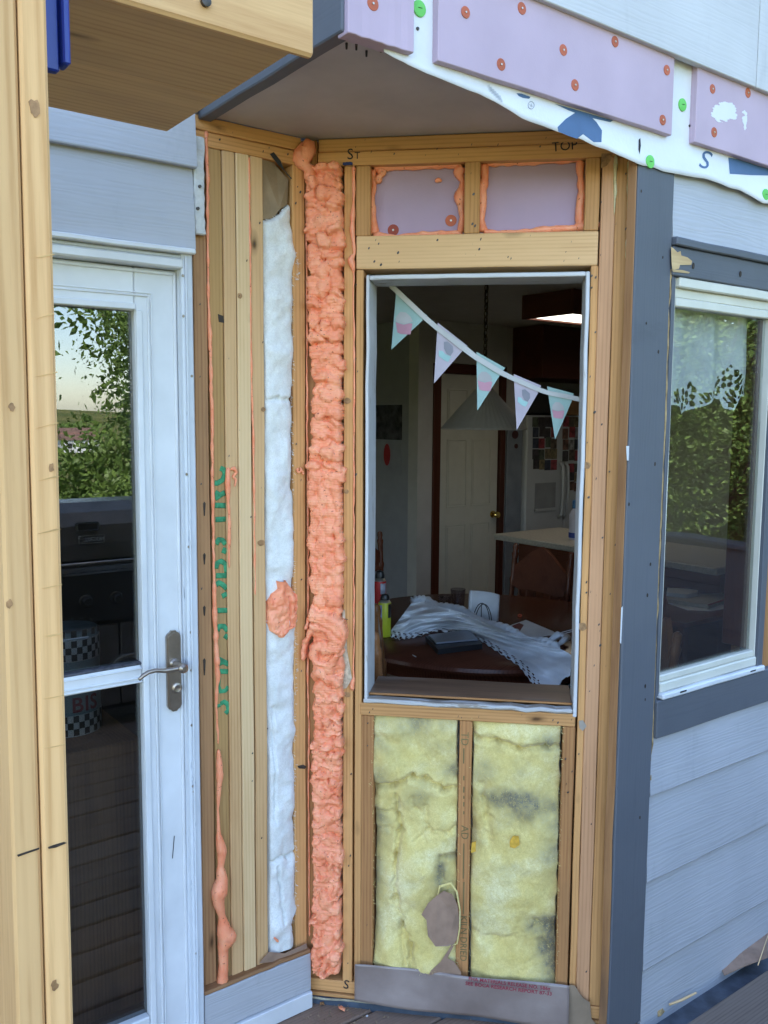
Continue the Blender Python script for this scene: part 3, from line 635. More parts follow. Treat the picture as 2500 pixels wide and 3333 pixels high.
# white batt in wall A
def batt_field(name, parent, w, edgeL, edgeR, z0, z1, d0, amp, m, nu=40, nz=300, seed=0, creases=(), edgej=.006, sc=9, bulge=.012, topf=None, dirt=None):
    z = np.linspace(z0, z1, nz)[:, None]; s = np.linspace(0, 1, nu)[None]
    lu = np.interp(z, [q[1] for q in edgeL], [q[0] for q in edgeL]); ru = np.interp(z, [q[1] for q in edgeR], [q[0] for q in edgeR])
    ru = ru+edgej*(fbm(z*22, z*0, 4, seed+1)-.5)*2; lu = lu+edgej*.4*(fbm(z*22, z*0+5, 4, seed+2)-.5)*2
    U = lu+(ru-lu)*s; Z = np.repeat(z, nu, 1)
    H = amp*2*(fbm(U*sc, Z*sc, 3, seed)-.5)+amp*.14*(fbm(U*60, Z*50, 3, seed+9)-.5)+bulge*(1-(2*s-1)**4)
    for (pts, wd, dep) in creases:
        for i in range(len(pts)-1):
            (a, b), (c, d) = pts[i], pts[i+1]; vx, vz = c-a, d-b; q = np.clip(((U-a)*vx+(Z-b)*vz)/(vx*vx+vz*vz+1e-9), 0, 1)
            wob = (fbm(U*40, Z*40, 3, seed+4)-.5)*wd*2.2
            H = H-dep*np.exp(-((U-a-q*vx+wob)**2+(Z-b-q*vz+wob)**2)/wd**2)
    H[:, 0] -= .03; H[:, -1] -= .03
    msk = np.ones_like(U, bool)
    if topf: lim = topf(U); msk = Z < lim; H = H-.02*np.exp(-(np.maximum(lim-Z, 0)/.008)**2)
    e_ = np.clip(np.minimum(Z-z0, z1-Z)/.05, 0, 1); H = H*e_**.5 if dirt is not None else H
    o = hfield(name, parent, w, U, Z, H, msk, d0, m)
    if dirt is not None:
        D = np.zeros_like(U); nn = fbm(U*16, Z*16, 4, seed+3); nf = fbm(U*60+Z*12, Z*30, 3, seed+6)
        for (du_, dz_, ru_, rz_, st_) in dirt: D = np.maximum(D, st_*np.exp(-((U-du_)/ru_)**2-((Z-dz_)/rz_)**2))
        D = np.clip(D*(.1+1.9*nn)*(.45+1.1*nf)+.25*np.clip((nn-.62)*4, 0, 1), 0, 1)
        at = o.data.attributes.new('dirt', 'FLOAT', 'POINT'); at.data.foreach_set('value', D.ravel().astype(np.float32))
    return o
def tufts(name, parent, pts, m, n, L, seed, dirv, wd=.0005):
    rd = random.Random(seed); vs, fs = [], []
    for i in range(n):
        p = rd.choice(pts); p = Vector(p)+Vector((rd.gauss(0, .002), rd.gauss(0, .003), rd.gauss(0, .006)))
        d = (Vector(dirv)+Vector((rd.gauss(0, .4), rd.gauss(0, .4), rd.gauss(-.3, .7)))).normalized()*L*rd.uniform(.3, 1); s = d.orthogonal().normalized()*wd
        k = len(vs); vs += [p-s, p+s, p+d*.6+Vector((0, 0, -.2*L*rd.random()))+s*.6, p+d]; fs += [(k, k+1, k+2), (k, k+2, k+3)]
    return tag(mk(name, vs, fs, m, parent), kind='stuff')
def fuzz(o, parent, m, n, L, seed):
    g = random.Random(seed); vv = o.data.vertices; k = len(vv); off = WM[o.name].translation
    return tufts('fibres', parent, [vv[g.randrange(k)].co+off for _ in range(n)], m, n, L, seed, (-.3, -.6, -.1), .00028)
wb = thing('insulation_batt', 'white fibreglass batt stuffed into the narrow stud bay left of the foam column', 'insulation', WA.P(-.1, .1, 0))
ptL = [Z6(560,330), Z6(565,700), Z6(575,1200), Z6(580,1700), Z7(585,100), Z7(590,600), Z7(597,1200), Z7(600,1800), Z8(590,200), Z8(597,900), Z8(597,1500), Z8(600,1700)]
ptR = [Z6(765,330), Z6(772,600), Z6(785,800), Z6(810,1000), Z6(790,1200), Z6(785,1500), Z6(795,1800), Z6(780,2000), Z7(785,200), Z7(795,600), Z7(785,900), Z7(800,1200), Z7(805,1400), Z7(812,1600), Z7(815,1900), Z8(775,100), Z8(780,500), Z8(772,850), Z8(790,1000), Z8(785,1200), Z8(788,1400), Z8(750,1520), Z8(765,1650)]
eL = sorted([WA.uz(*p) for p in ptL], key=lambda q: q[1]); eR = sorted([WA.uz(*p) for p in ptR], key=lambda q: q[1])
zt, zbm = WA.uz(*Z6(680, 560))[1], WA.uz(*Z8(680, 1700))[1]
cz = lambda yz, F: WA.uz(*F(690, yz))[1]
def cr(F, y): z = cz(y, F); return ([(-.14, z-.008), (-.10, z+.002), (-.075, z-.003), (-.04, z+.004)], .005, .010)
wo = batt_field('wool', wb, WA, eL, eR, zbm, zt, -.010, .014, M_wool, 44, 520, 2, [cr(Z6, 1990), cr(Z8, 1050),  ([(-.11, cz(1100, Z8)), (-.09, cz(1500, Z8))], .004, .008), ([(-.12, cz(0, Z8)), (-.115, cz(800, Z8))], .004, .006)], .007, 14, .014, lambda U: np.interp(U, *zip(*[WA.uz(*Z6(*p)) for p in [(560, 690), (640, 680), (690, 650), (720, 610), (770, 572), (800, 560)]]))+.006*(fbm(U*120, U*0, 3, 8)-.5))
fuzz(wo, wb, M_wool, 3500, .007, 9)
eR2 = [(float(np.interp(z, [q[1] for q in eR], [q[0] for q in eR])), float(z)) for z in np.linspace(eR[0][1], 2.10, 260)]
tufts('fibres', wb, [WA.P(u-.008, z, .002) for u, z in eR2]+[WA.P(*WA.uz(*Z6(x, y)), 0) for x, y in [(810, 1010), (815, 1080), (800, 1130), (790, 960)] for _ in range(12)], M_wool, 420, .010, 3, (1, -.5, -.2))
kz0, kz1 = WA.uz(*Z6(600, 690))[1], WA.uz(*Z6(600, 240))[1]
kp = [WA.P(*WA.uz(*Z6(*p)), -.012-.01*((i*37) % 5)/5) for i, p in enumerate([(560,240),(625,215),(690,300),(768,400),(765,575),(700,620),(660,680),(568,690)])]
poly('paper_facing', wb, kp, M_kraft, .001); 
poly('black_flap', wb, [WA.P(*WA.uz(*Z6(*p)), .003) for p in [(612,225),(640,212),(690,275),(715,340),(770,400),(765,408),(700,330),(660,290)]], M_asph, .0008)
# orange foam blob over the batt
ob = thing('foam_patch', 'flat porous orange foam patch over the white batt', 'spray foam', WA.P(-.08, 1.0, 0))
oz0, oz1 = WA.uz(*Z7(700, 1590))[1], WA.uz(*Z7(700, 1190))[1]
bl = sorted([WA.uz(*Z7(*p)) for p in [(665,1590),(608,1555),(597,1500),(600,1350),(620,1290),(665,1250),(662,1195)]], key=lambda q: q[1]); br = sorted([WA.uz(*Z7(*p)) for p in [(690,1598),(740,1540),(790,1520),(803,1400),(800,1290),(760,1240),(715,1190)]], key=lambda q: q[1])
batt_field('foam', ob, WA, bl, br, oz0, oz1, .012, .009, M_foam, 40, 90, 31, [([(-.075, oz1-.05), (-.07, oz1-.13)], .003, .012), ([(-.055, oz1-.03), (-.05, oz1-.1)], .003, .01)], .003, 45, .008)
bead('tiny orange foam fleck near the foot of the white batt', WA, [Z8(625,1610), Z8(640,1625), Z8(655,1640)], .004, .012, seed=40)
# kick strip below wall A
ks = thing('siding_offcut', 'grey painted siding strip along the foot of the left studs', 'siding strip', WA.P(-.17, .05, .02))
kzt = [WA.z(u, y, .025) for u, y in [(WA.u(680, 3234, .025), 3234), (WA.u(995, 3115, .025), 3115)]]; kt = sum(kzt)/2
kb = WA.z(WA.u(900, 3277, .03), 3277, .03)
board('strip', ks, WA, -.352, -.012, kb+.002, kt, .012, .026, M_sid, .002, 8)
board('top_edge', ks, WA, -.352, -.012, kt+.0005, kt+.012, -.02, .022, M_brown, .002, 10, .0012)
board('white_flashing', ks, WA, -.36, -.012, DZ+.002, kb, .006, .034, M_wpaint, .002, 6)
poly('kraft_tear', ks, [WA.P(*WA.uz(*Z8(*p), .012), .012) for p in [(520,1790),(590,1710),(700,1720),(850,1650),(862,1700),(700,1770)]], M_kraftd, .001)
# ================================================================== WALL B (angled wall with the window opening)
sb = thing('stud_wall', 'exposed angled stud wall framing the empty window opening', 'wall framing', WB.P(.43, 0, 0))
uB = lambda x, y: WB.u(x, y)
BE = .862
board('top_plate', sb, WB, .028, BE, ZS+.0005, ZT, -.089, .001, M_old)
board('top_plate', sb, WB, .026, BE, ZBP, ZS-.0005, -.089, -.001, M_old)
board('corner_block', sb, WB, -.03, .024, ZBP, ZT, -.089, -.004, M_oldred, horiz=False)
board('bottom_plate', sb, WB, .0, BE, 0.003, .040, -.089, .0, M_old)
board('bottom_plate', sb, WB, .0, BE, -.010, .001, -.089, .006, M_old)
board('corner_stud', sb, WB, -.025, .045, .041, ZBP-.001, -.060, -.010, M_oldred, .002, 10)
hL, hR = uB(1160, 800), uB(1947, 790); hT, hB = WB.uz(1550, 760)[1], WB.uz(1550, 870)[1]
U1 = uB(1108.5, 1500), uB(1152, 1500)
board('stud', sb, WB, .099, uB(1151, 1400), .041, ZBP-.001, -.089, .0, M_old, .002, 10)
board('trimmer_stud', sb, WB, hL, uB(1181, 1400), .041, hB-.001, -.089, .001, M_old, .002, 10)
board('cripple_stud', sb, WB, uB(1158, 640), uB(1205, 640), hT+.001, ZBP-.001, -.089, -.001, M_old)
board('cripple_stud', sb, WB, uB(1512, 640), uB(1562, 640), hT+.001, ZBP-.001, -.089, .001, M_old)
board('cripple_stud', sb, WB, uB(1905, 640), uB(1952, 640), hT+.001, ZBP-.001, -.089, .0, M_old)
board('header', sb, WB, hL, hR, hB, hT, -.089, .002, M_new, .002, 8)
RL = uB(1917, 1400)
board('trimmer_stud', sb, WB, uB(1909, 1400), uB(1932, 1400), .041, hB-.001, -.089, .0005, M_old, .002, 10)
board('stud', sb, WB, uB(1933, 1400), uB(1978.5, 1400), .041, ZBP-.001, -.089, .001, M_pink, .002, 10)
board('stud', sb, WB, uB(1980, 1400), uB(2021, 1400), .041, ZBP-.001, -.089, -.004, M_old, .002, 10)
board('corner_stud', sb, WB, uB(2024, 1400), uB(2030, 1400), .0, ZBP, -.089, -.022, M_brown)
board('sheathing_edge', sb, WB, uB(2031, 1400), uB(2043, 1400)+.002, .0, ZBP, -.05, -.010, M_brown, .001, 12, .001)
sT, sB = WB.uz(1500, 2304)[1], WB.uz(1500, 2345)[1]
board('sill_plate', sb, WB, uB(1176, 2320)-.004, uB(1873, 2340), sB, sT, -.089, .002, M_old, .002, 8)
board('cripple_stud', sb, WB, uB(1174, 2790), uB(1214, 2790), .041, sB-.001, -.089, -.001, M_oldred)
board('cripple_stud', sb, WB, uB(1488.5, 2790), uB(1529, 2790), .041, sB-.001, -.089, .0, M_oldred)
board('cripple_stud', sb, WB, uB(1820, 2790), uB(1860, 2790), .041, sB-.001, -.089, -.001, M_oldred)
# drywall behind, with the opening
oL, oR = uB(1200, 1500), uB(1889, 1500); oT = WB.uz(1550, 905)[1]; oB = WB.uz(1500, 2280)[1]
for (a, b, c, d) in [(-.02, oL-.004, 0, 2.46), (oR+.004, BE+.03, 0, 2.46), (oL-.003, oR+.003, 0, oB-.02), (oL-.003, oR+.003, oT+.012, 2.46)]: board('drywall', sb, WB, a, b, c, d, -.112, -.0905, M_wallin, .001, 2, 0)
# blue sealant tab, stencils and pencil writing
board('blue_shim', sb, WB, uB(1116, 533), uB(1148, 533), WB.uz(1130, 538)[1], WB.uz(1130, 528)[1], -.002, .003, plain('blue_shim', (.03, .05, .17), .6))
def handw(s, x, y, h, dz=.0028, m=M_ink, parent=sb, w=WB, rot=0, nm='handwriting', bold=0, sx=1):
    u, z = w.uz(x, y, dz); a = math.radians(rot); Zv = Vector((0, 0, 1)); ex = w.du*math.cos(a)+Zv*math.sin(a); ey = -w.du*math.sin(a)+Zv*math.cos(a)
    return text(nm, parent, s, h, w.P(u, z, dz), ex, ey, m, .0003, bold=bold, sx=sx)
handw('S', 1140, 503, .040, .0006); handw('T', 1163, 507, .026, .0006); handw('TOP', 1838, 476, .034, .0006, rot=4)
handw('S', 1127, 3206, .040, .0015, rot=-8)
M_mill = plain('mill_stamp', (.20, .16, .065), .8)
handw('KILN DRIED', 1508, 3055, .028, .0006, M_mill, rot=-90, nm='mill_stamp', sx=.95); handw('TD', 1512, 2405, .03, .0006, M_mill, rot=-90, nm='mill_stamp'); handw('AD', 1512, 2710, .03, .0006, M_mill, rot=-90, nm='mill_stamp')
for (ya, yb) in [(2435, 2485), (2525, 2540), (2560, 2580), (2590, 2600), (2610, 2625), (2640, 2650), (2745, 2860), (2870, 2975)]:
    u, z = WB.uz(1508, ya); u2, z2_ = WB.uz(1512, yb); board('mill_stamp', sb, WB, u, u+.0035, z2_, z, .0004, .0012, M_mill, .0002, 2, 0)
R1 = lambda a, b: (1100+.633*a, 400+.633*b)
nl = [R1(*p) for p in [(92,125),(140,88),(510,135),(823,114),(955,120),(290,160),(620,163),(450,168),(1040,122),(1070,78),(688,112),(172,150),(685,260),(698,367),(692,520),(706,530),(195,603),(160,645),(210,622),(310,668),(188,713),(222,730),(315,714),(512,603),(692,622),(735,598),(727,650),(708,680),(657,675),(875,690),(890,698),(990,580),(1200,612),(1172,664),(1162,710),(1238,697),(1355,408),(1350,680),(1430,615),(1480,262),(1480,545),(1430,520),(1495,670)]]
nl += [(1150+.482*a, 850+.482*b) for a, b in [(20,160),(15,660),(30,745),(20,1440),(1637,110),(1635,480),(1630,1020),(1580,1225),(1610,100),(1610,180),(1640,1470),(1600,780)]]
nl += [(1900+.452*a, 1300+.452*b) for a, b in [(75,90),(130,180),(90,565),(185,520),(35,705),(135,995),(230,1045),(20,1315),(78,1318),(50,1385),(90,1410),(190,1400),(20,1390),(110,1620),(115,1665),(118,1770),(75,1915),(158,1920),(42,2100),(245,735),(280,115),(300,215)]]
nl += [(1100+.5425*a, 2250+.5425*b) for a, b in [(210,105),(190,125),(845,152),(1103,140),(1290,172),(1320,187),(1402,168),(585,143),(742,157),(722,150),(180,190),(178,325),(80,495),(75,985),(65,1045),(1405,480),(1445,375),(1490,580),(1520,795),(1370,555),(1380,605),(1365,405),(1490,1680),(740,215),(175,1400),(60,1630)]]
nails('nail_heads', sb, WB, nl, .0034, .0022)
for (x, y, rx, ry) in [(1128, 1600, 9, 8), (1131, 1305, 12, 10), (1130, 2260, 12, 10), (1895, 2040, 16, 14), (1908, 1515, 14, 12)]: knot(sb, WB, x, y, rx, ry, .0016)
# a tuft of pale packing fibre and a wire nail beside the foam column
poly('string_tuft', sb, [WB.P(*WB.uz(*Z7(*p)), .004) for p in [(1140,1410),(1158,1400),(1175,1700),(1210,1900),(1170,1965),(1128,1975),(1145,1800)]], plain('pale_fibre', (.62, .50, .36), .9, var=.3, scale=90), .002)
tube('bent_nail', sb, [WB.P(*WB.uz(*Z7(1128, 1463)), .002), WB.P(*WB.uz(*Z7(1180, 1472)), .006)], .0012, M_nail, 6)
# yellow cured foam lumps beside the right corner
for i, (pts, r) in enumerate([([(2004, 505), (2003, 560), (2002, 640), (1999, 700)], [.005, .004, .003, .001]), ([(2050, 520), (2049, 600), (2047, 720), (2046, 830), (2050, 940), (2042, 1000)], [.006, .005, .006, .007, .009, .002]), ([(2066, 530), (2064, 640), (2060, 790), (2055, 900), (2053, 940)], [.007, .007, .006, .007, .004])]):
    bead(['thin drip of cured yellow foam between the right studs', 'long cured yellow foam line at the right corner', 'cured yellow foam against the back of the corner board'][i], WB, pts, r, -.004 if i else .001, M_yfoam, 50+i)
poly('torn_patch', sb, [WB.P(*WB.uz(*q), .003) for q in [(1884, 2345), (1897, 2343), (1909, 2362), (1902, 2372), (1896, 2378), (1886, 2368)]], plain('torn_wrap', (.42, .36, .30), .5, var=.3), .001)
# dark knot wood patch at the top right
stain('stain', sb, WB, [(1958, 500), (1995, 500), (1990, 520), (1975, 540), (1956, 548)], M_knot, .0018)
# ------------------------------------------------------------------ window liner (jamb) in the opening
jb = thing('window_jamb', 'white painted jamb lining the empty window opening', 'window frame', WB.P((oL+oR)/2, oB, 0))
jLo = uB(1190, 1500); jRo = uB(1902, 1500); jTo = WB.uz(1550, 890)[1]
board('jamb', jb, WB, jLo, oL, oB-.01, jTo, -.13, .004, M_jamb, .002, 12, .0008)
board('jamb', jb, WB, oR, jRo, oB-.03, jTo, -.13, .004, M_jamb, .002, 12, .0008)
board('head', jb, WB, oL+.0005, oR-.0005, oT, jTo-.0005, -.13, .0035, M_jamb, .002, 10, .0006)
board('sill_front', jb, WB, oL-.012, oR-.0005, WB.uz(1500, 2303)[1], WB.uz(1500, 2289)[1], -.03, .006, chippy('rough_sill', (.50, .49, .48), (.30, .26, .22), .5), .003, 14, .0016)
board('stool', jb, WB, oL+.0005, oR-.0005, WB.uz(1500, 2282)[1], WB.uz(1500, 2268, -.035)[1], -.20, -.028, wood('worn_stool', (.20, .115, .07), (.10, .055, .035), 0, (.3, .27, .26), .5, rough=.35), .003)
board('stool_nosing', jb, WB, oL+.0005, oR-.0005, WB.uz(1500, 2284)[1], WB.uz(1500, 2268, -.026)[1]+.000, -.0275, -.020, M_oldred, .002)
# ------------------------------------------------------------------ purple foam panels above the header with foam rims
def cavity_panel(label, xa, xb, caps, rim):
    ua, ub = uB(xa, 650), uB(xb, 650); t = thing('foam_board', label, 'foam board', WB.P((ua+ub)/2, hT, -.04))
    board('panel', t, WB, ua-.02, ub+.02, hT+.001, ZBP-.002, -.075, -.040, M_xps2, .001, 3, 0)
    for (x, y) in caps: u, z = WB.uz(x, y, -.04); disc('cap_nail', t, WB, u, z, -.04, .0155, M_cap if y < 730 else plain('dark_red_cap', (.33, .06, .035), .5), .004, 18)
    for i, (pts, r) in enumerate(rim): bead('rim', WB, pts, r, -.034, seed=60+i+int(xa), parent=t, name='foam_rim', dens=.004)
    return t
cavity_panel('left purple foam panel with two red caps above the header', 1207, 1511, [(1280, 749), (1468, 718)],
    [([R1(185,235), R1(300,228), R1(440,222), R1(640,215)], [.010,.007,.008,.009]), ([R1(180,240), R1(185,330), R1(176,420), R1(182,500), R1(190,575)], [.010,.006,.009,.007,.012]), ([R1(200,240), R1(235,250), R1(205,290), R1(220,305)], .008), ([R1(638,225), R1(620,255), R1(640,300), R1(630,380), R1(640,480), R1(632,565)], [.014,.012,.006,.012,.006,.009]), ([R1(180,580), R1(290,583), R1(440,572), R1(640,565)], [.010,.004,.007,.006]), ([R1(500,303), R1(515,292), R1(532,300)], .006)])
cavity_panel('right purple foam panel rimmed with orange foam above the header', 1562, 1904, [],
    [([R1(740,205), R1(850,210), R1(1000,202), R1(1130,195), R1(1255,188)], [.012,.007,.008,.007,.009]), ([R1(750,210), R1(755,280), R1(738,340), R1(745,430), R1(735,500), R1(748,560)], [.014,.010,.011,.009,.010,.011]), ([R1(1250,195), R1(1245,260), R1(1252,350), R1(1245,450), R1(1245,530)], [.010,.008,.010,.009,.011]), ([R1(750,562), R1(900,560), R1(1030,552), R1(1230,540)], [.008,.004,.007,.010]), ([R1(1215,535), R1(1260,530), R1(1300,545), R1(1335,520), R1(1340,512)], [.010,.012,.011,.013,.010])])
# ------------------------------------------------------------------ yellow batts under the sill
b4 = lambda a, b: (1100+.5425*a, 2250+.5425*b)
def ub4(a, b): return WB.uz(*b4(a, b))
def ybatt(label, Lp, Rp, top, bot, cre, seed, dirt=()):
    t = thing('insulation_batt', label, 'insulation', WB.P(ub4(*Lp[0])[0], .1, 0))
    eL = sorted([ub4(*p) for p in Lp], key=lambda q: q[1]); eR = sorted([ub4(*p) for p in Rp], key=lambda q: q[1])
    C = [([ub4(*p) for p in c], w_*1.9, d_*.8) for c, w_, d_ in cre]
    wo = batt_field('wool', t, WB, eL, eR, bot, top, -.020, .034, M_ywool, 110, 300, seed, C, .006, 6, .024, None, [(*ub4(a, b), ru, rz, st) for a, b, ru, rz, st in dirt])
    fuzz(wo, t, M_ywool, 5000, .008, seed)
    tufts('fibres', t, [WB.P(float(np.interp(z, [q[1] for q in E_], [q[0] for q in E_])), float(z), .004) for E_ in (eL, eR) for z in np.linspace(bot, top, 160)], M_ywool, 260, .008, seed, (.2, -.6, -.1))
    return t
zt4, zb4 = sB+.004, .06
yl = ybatt('yellow fibreglass batt with a torn paper patch under the sill, left bay', [(215,150),(212,300),(195,480),(190,560),(212,620),(202,700),(215,760),(215,1200),(208,1650)], [(716,180),(716,400),(720,590),(714,800),(712,1200),(716,1640)], zt4, zb4,
    [([(200,590),(330,570),(440,525),(520,545),(640,595),(716,600)], .005, .026), ([(345,640),(360,760),(370,850),(345,1000),(345,1250),(380,1420),(430,1540),(440,1640)], .0045, .022), ([(520,700),(540,840),(470,900)], .004, .012), ([(212,735),(330,740)], .004, .010), ([(540,850),(660,850),(712,810)], .004, .010), ([(450,640),(470,700),(500,760)], .004, .010), ([(212,860),(300,840)], .004, .010), ([(380,1480),(400,1640)], .003, .012), ([(620,1000),(625,1130)], .006, .02), ([(640,995),(710,998)], .004, .02), ([(216,270),(330,310)], .006, .010)], 71, [(480,210,.10,.045,.75),(240,330,.05,.03,.6),(230,510,.03,.04,.9),(600,320,.05,.03,.4),(690,480,.03,.03,.7),(480,630,.04,.03,.6),(240,850,.03,.03,.6),(225,1000,.03,.10,.5),(240,780,.03,.03,.5),(620,1080,.02,.04,1.0),(680,995,.04,.012,1.0),(220,1250,.025,.12,.45)])
pp = [(600,1200),(640,1170),(690,1190),(722,1260),(730,1350),(722,1460),(700,1490),(660,1500),(590,1500),(545,1440),(535,1350),(505,1320),(545,1250)]
poly('torn_paper', yl, [WB.P(*ub4(*p), .022+.004*math.sin(i)) for i, p in enumerate(pp)], M_kraftd, .001)
v_, f_b = tube_mesh([WB.P(*ub4(*p), .020) for p in [(600,1215),(615,1150),(680,1130),(715,1180),(735,1290),(733,1400),(718,1490),(690,1500)]], [.002,.004,.004,.003,.002,.002,.002,.001], 8); mk('paper_rim', v_, f_b, M_ywool, yl, smooth=True)
poly('torn_paper', yl, [WB.P(*ub4(*p), .018) for p in [(690,1490),(665,1530),(620,1600),(560,1655),(540,1700),(745,1700),(740,1660),(700,1600),(660,1580),(700,1500)]], M_kraftd, .001)
yr = ybatt('yellow fibreglass batt with grey dirt streaks under the sill, right bay', [(805,190),(812,330),(806,520),(800,700),(795,950),(788,1200),(792,1400),(790,1690)], [(1340,235),(1338,400),(1330,700),(1325,1000),(1315,1300),(1308,1740)], zt4, zb4,
    [([(805,240),(840,285),(960,305),(1100,335),(1250,330),(1340,345)], .005, .022), ([(870,640),(900,760),(910,900)], .005, .010), ([(800,1470),(950,1500),(1060,1480)], .008, .010), ([(1190,1400),(1310,1440)], .010, .024), ([(1230,1520),(1310,1560)], .008, .022), ([(860,560),(880,640)], .005, .012)], 88, [(1020,640,.07,.03,1.1),(1180,700,.08,.04,.9),(870,470,.04,.03,.7),(1290,300,.05,.03,.6),(1290,950,.04,.05,.7),(1250,1430,.05,.03,1.3),(1280,1540,.04,.05,1.2),(1290,1660,.03,.06,1.0),(840,500,.03,.04,.6),(830,1330,.05,.03,.3),(1310,800,.03,.04,.6)])
M_ochre = plain('ochre_binder', (.72, .42, .06), .9, var=.2, scale=60)
for pts in [[(1030,885),(1050,850),(1085,850),(1090,900),(1060,922),(1032,915)], [(805,890),(830,880),(828,940),(800,950)]]: poly('binder_spot', yr, [WB.P(*ub4(*p), .0195) for p in pts], M_ochre, .003)
# ------------------------------------------------------------------ plastic faced kraft flap with red print
fl = thing('kraft_flap', 'brown plastic faced paper flap with red print across the foot of the wall', 'vapour barrier', WB.P(.45, .05, .02))
fm = NT('plastic_kraft', .3, .5); fco = fm.co(); fm.col(fm.ramp(fm.noise(fco, 6, 5), [(.3, (.20, .15, .13)), (.7, (.30, .235, .21))])); fm.bump(fm.noise(fm.co((1, 8, 8)), 3, 4), .3, .004); fm.b.inputs['Coat Weight'].default_value = .4
fu0, fu1 = ub4(108, 1700)[0], ub4(1385, 1800)[0]
n1, n2 = 60, 14; s = np.linspace(0, 1, n1)[None]; tt = np.linspace(0, 1, n2)[:, None]
ztop = np.array([ub4(105, 1610)[1]*(1-a)+ub4(1385, 1745)[1]*a for a in s[0]])+.0; zbot = np.array([WB.uz(1160, 3240)[1]*(1-a)+WB.uz(1850, 3330)[1]*a for a in s[0]])
Uf = fu0+(fu1-fu0)*np.repeat(s, n2, 0); Zf = ztop[None]*(1-tt)+zbot[None]*tt; Hf = .018+.010*tt+.004*np.sin(Uf*16+tt*3)+.005*(fbm(Uf*14, Zf*22, 3, 5)-.5)
o = hfield('flap', fl, WB, Uf, Zf, Hf, np.ones_like(Uf, bool), .0, fm.m); o.modifiers.new('s', 'SOLIDIFY').thickness = .001
poly('torn_end', fl, [WB.P(*ub4(*p), .012) for p in [(1388,1745),(1420,1750),(1445,1790),(1470,1825),(1510,1850),(1520,1950),(1560,1995),(1380,1995)]], plain('brown_paper', (.30, .22, .15), .6, var=.2), .001)
def ftext(s, x, y, h, sx=1):
    u, z = WB.uz(x, y, .034); ex = (WB.du+Vector((0, 0, -.028))).normalized(); ey = Vector((0, 0, 1)); ey = (ey-ex*ey.dot(ex)).normalized(); text('print', fl, s, h, WB.P(u, z, .0345), ex, ey, M_rink, .0003, sx=sx, bold=.0003)
ftext('FHA MATERIALS RELEASE NO. 586g', 1657, 3202, .0150, 1.0); ftext('SEE BOCA RESEARCH REPORT 87-33', 1655, 3218, .0150, 1.02)
# flashing at the foot of the angled wall
fs_ = thing('flashing', 'dark blue grey metal flashing along the foot of the angled wall', 'flashing', WB.P(.4, DZ, .01))
board('strip', fs_, WB, -.01, BE, DZ-.01, -.0115, -.05, .010, plain('blue_flashing', (.075, .10, .14), .45, .4, var=.35, scale=14), .002, 12, .0012)
board('caulk_line', fs_, WB, .0, BE-.05, -.0145, -.0085, .0102, .014, plain('old_caulk', (.40, .36, .26), .8, var=.3, scale=30), .002, 16, .001)
# ================================================================== DOOR
dr = thing('storm_door', 'white full view door with two dark panes and a nickel lever handle', 'door', WA.P(-.85, .0, 0))
Dp = lambda a, b: (.4522*a, 750+.4522*b); Dq = lambda a, b: (.4522*a, 1650+.4522*b)
dru = WA.u(*Dp(1285, 1000), -.008); gR = WA.u(*Dp(975, 1500), -.022)
dT = WA.z(-.6, 750+.4522*228, -.008); gT = WA.z(-.55, 750+.4522*565, -.02)
dlu = dru-.915; gL = dlu+(dru-gR); dB = DZ+.028; gB = WA.z(-.5, 3303, -.02)
rT = WA.z(-.56, 2178, -.012); rB = WA.z(-.56, 2236, -.012)
board('slab_stile', dr, WA, gR, dru, dB, dT, -.050, -.008, M_wpaint, .003, 4)
board('slab_stile', dr, WA, dlu, gL, dB, dT, -.050, -.008, M_wpaint, .003, 4)
board('slab_rail', dr, WA, gL+.0005, gR-.0005, gT, dT, -.050, -.0085, M_wpaint, .003, 4)
board('slab_rail', dr, WA, gL+.0005, gR-.0005, rB, rT, -.046, -.010, M_wpaint, .004, 6)
board('slab_rail', dr, WA, gL+.0005, gR-.0005, dB, gB, -.050, -.0085, M_wpaint, .003, 4)
board('weather_strip', dr, WA, gL+.0005, gR-.0005, rT+.0003, rT+.007, -.040, -.013, plain('grey_gasket', (.10, .10, .12), .8, var=.5, scale=40), .001, 8, .0006)
for (a, b) in ((rT+.008, gT-.0003), (gB+.0003, rB-.0003)):
    o = board('glass', dr, WA, gL+.001, gR-.001, a, b, -.036, -.030, M_glass, .0003, 1, 0)
# mouldings: groove lines round the slab and round the glass
gx = WA.u(*Dp(1085, 1000), -.005); gz = WA.z(-.52, 750+.4522*450, -.005)
for (u_a, u_b, dd) in ((gR+.0006, gR+.016, -.002), (gx-.006, gx, -.004), (gx+.003, gx+.006, -.005), (dru-.012, dru-.004, -.003)):
    zt_ = gT+(u_a-gR) if u_a < gx+.01 else dT-.010
    board('moulding', dr, WA, u_a, u_b, dB+.01, zt_, -.010, dd, M_wpaint, .0018, 4)
for (z_a, z_b, dd) in ((gT+.0006, gT+.016, -.002), (gz-.006, gz, -.004), (gz+.003, gz+.006, -.005), (dT-.012, dT-.004, -.003)): board('moulding', dr, WA, dlu+.05, gR+(z_a-gT) if z_a < gz+.01 else dru-.013, z_a, z_b, -.010, dd, M_wpaint, .0018, 4)
for z_a in (rT-.010, rB+.012, rB+.003): board('moulding', dr, WA, gL+.01, gR-.001, z_a, z_a+.004, -.011, -.006, M_wpaint, .001, 3)
cOut = WA.u(634, 1500, .02); cIn = WA.u(*Dp(1318, 1500), .02)
board('side_casing', dr, WA, dru+.003, cIn, dB, dT+.006, -.06, .006, M_case, .003, 6)
board('side_casing', dr, WA, cIn+.0008, cOut, dB, WA.z(-.4, 815, .02), -.04, .028, M_case, .004, 8)
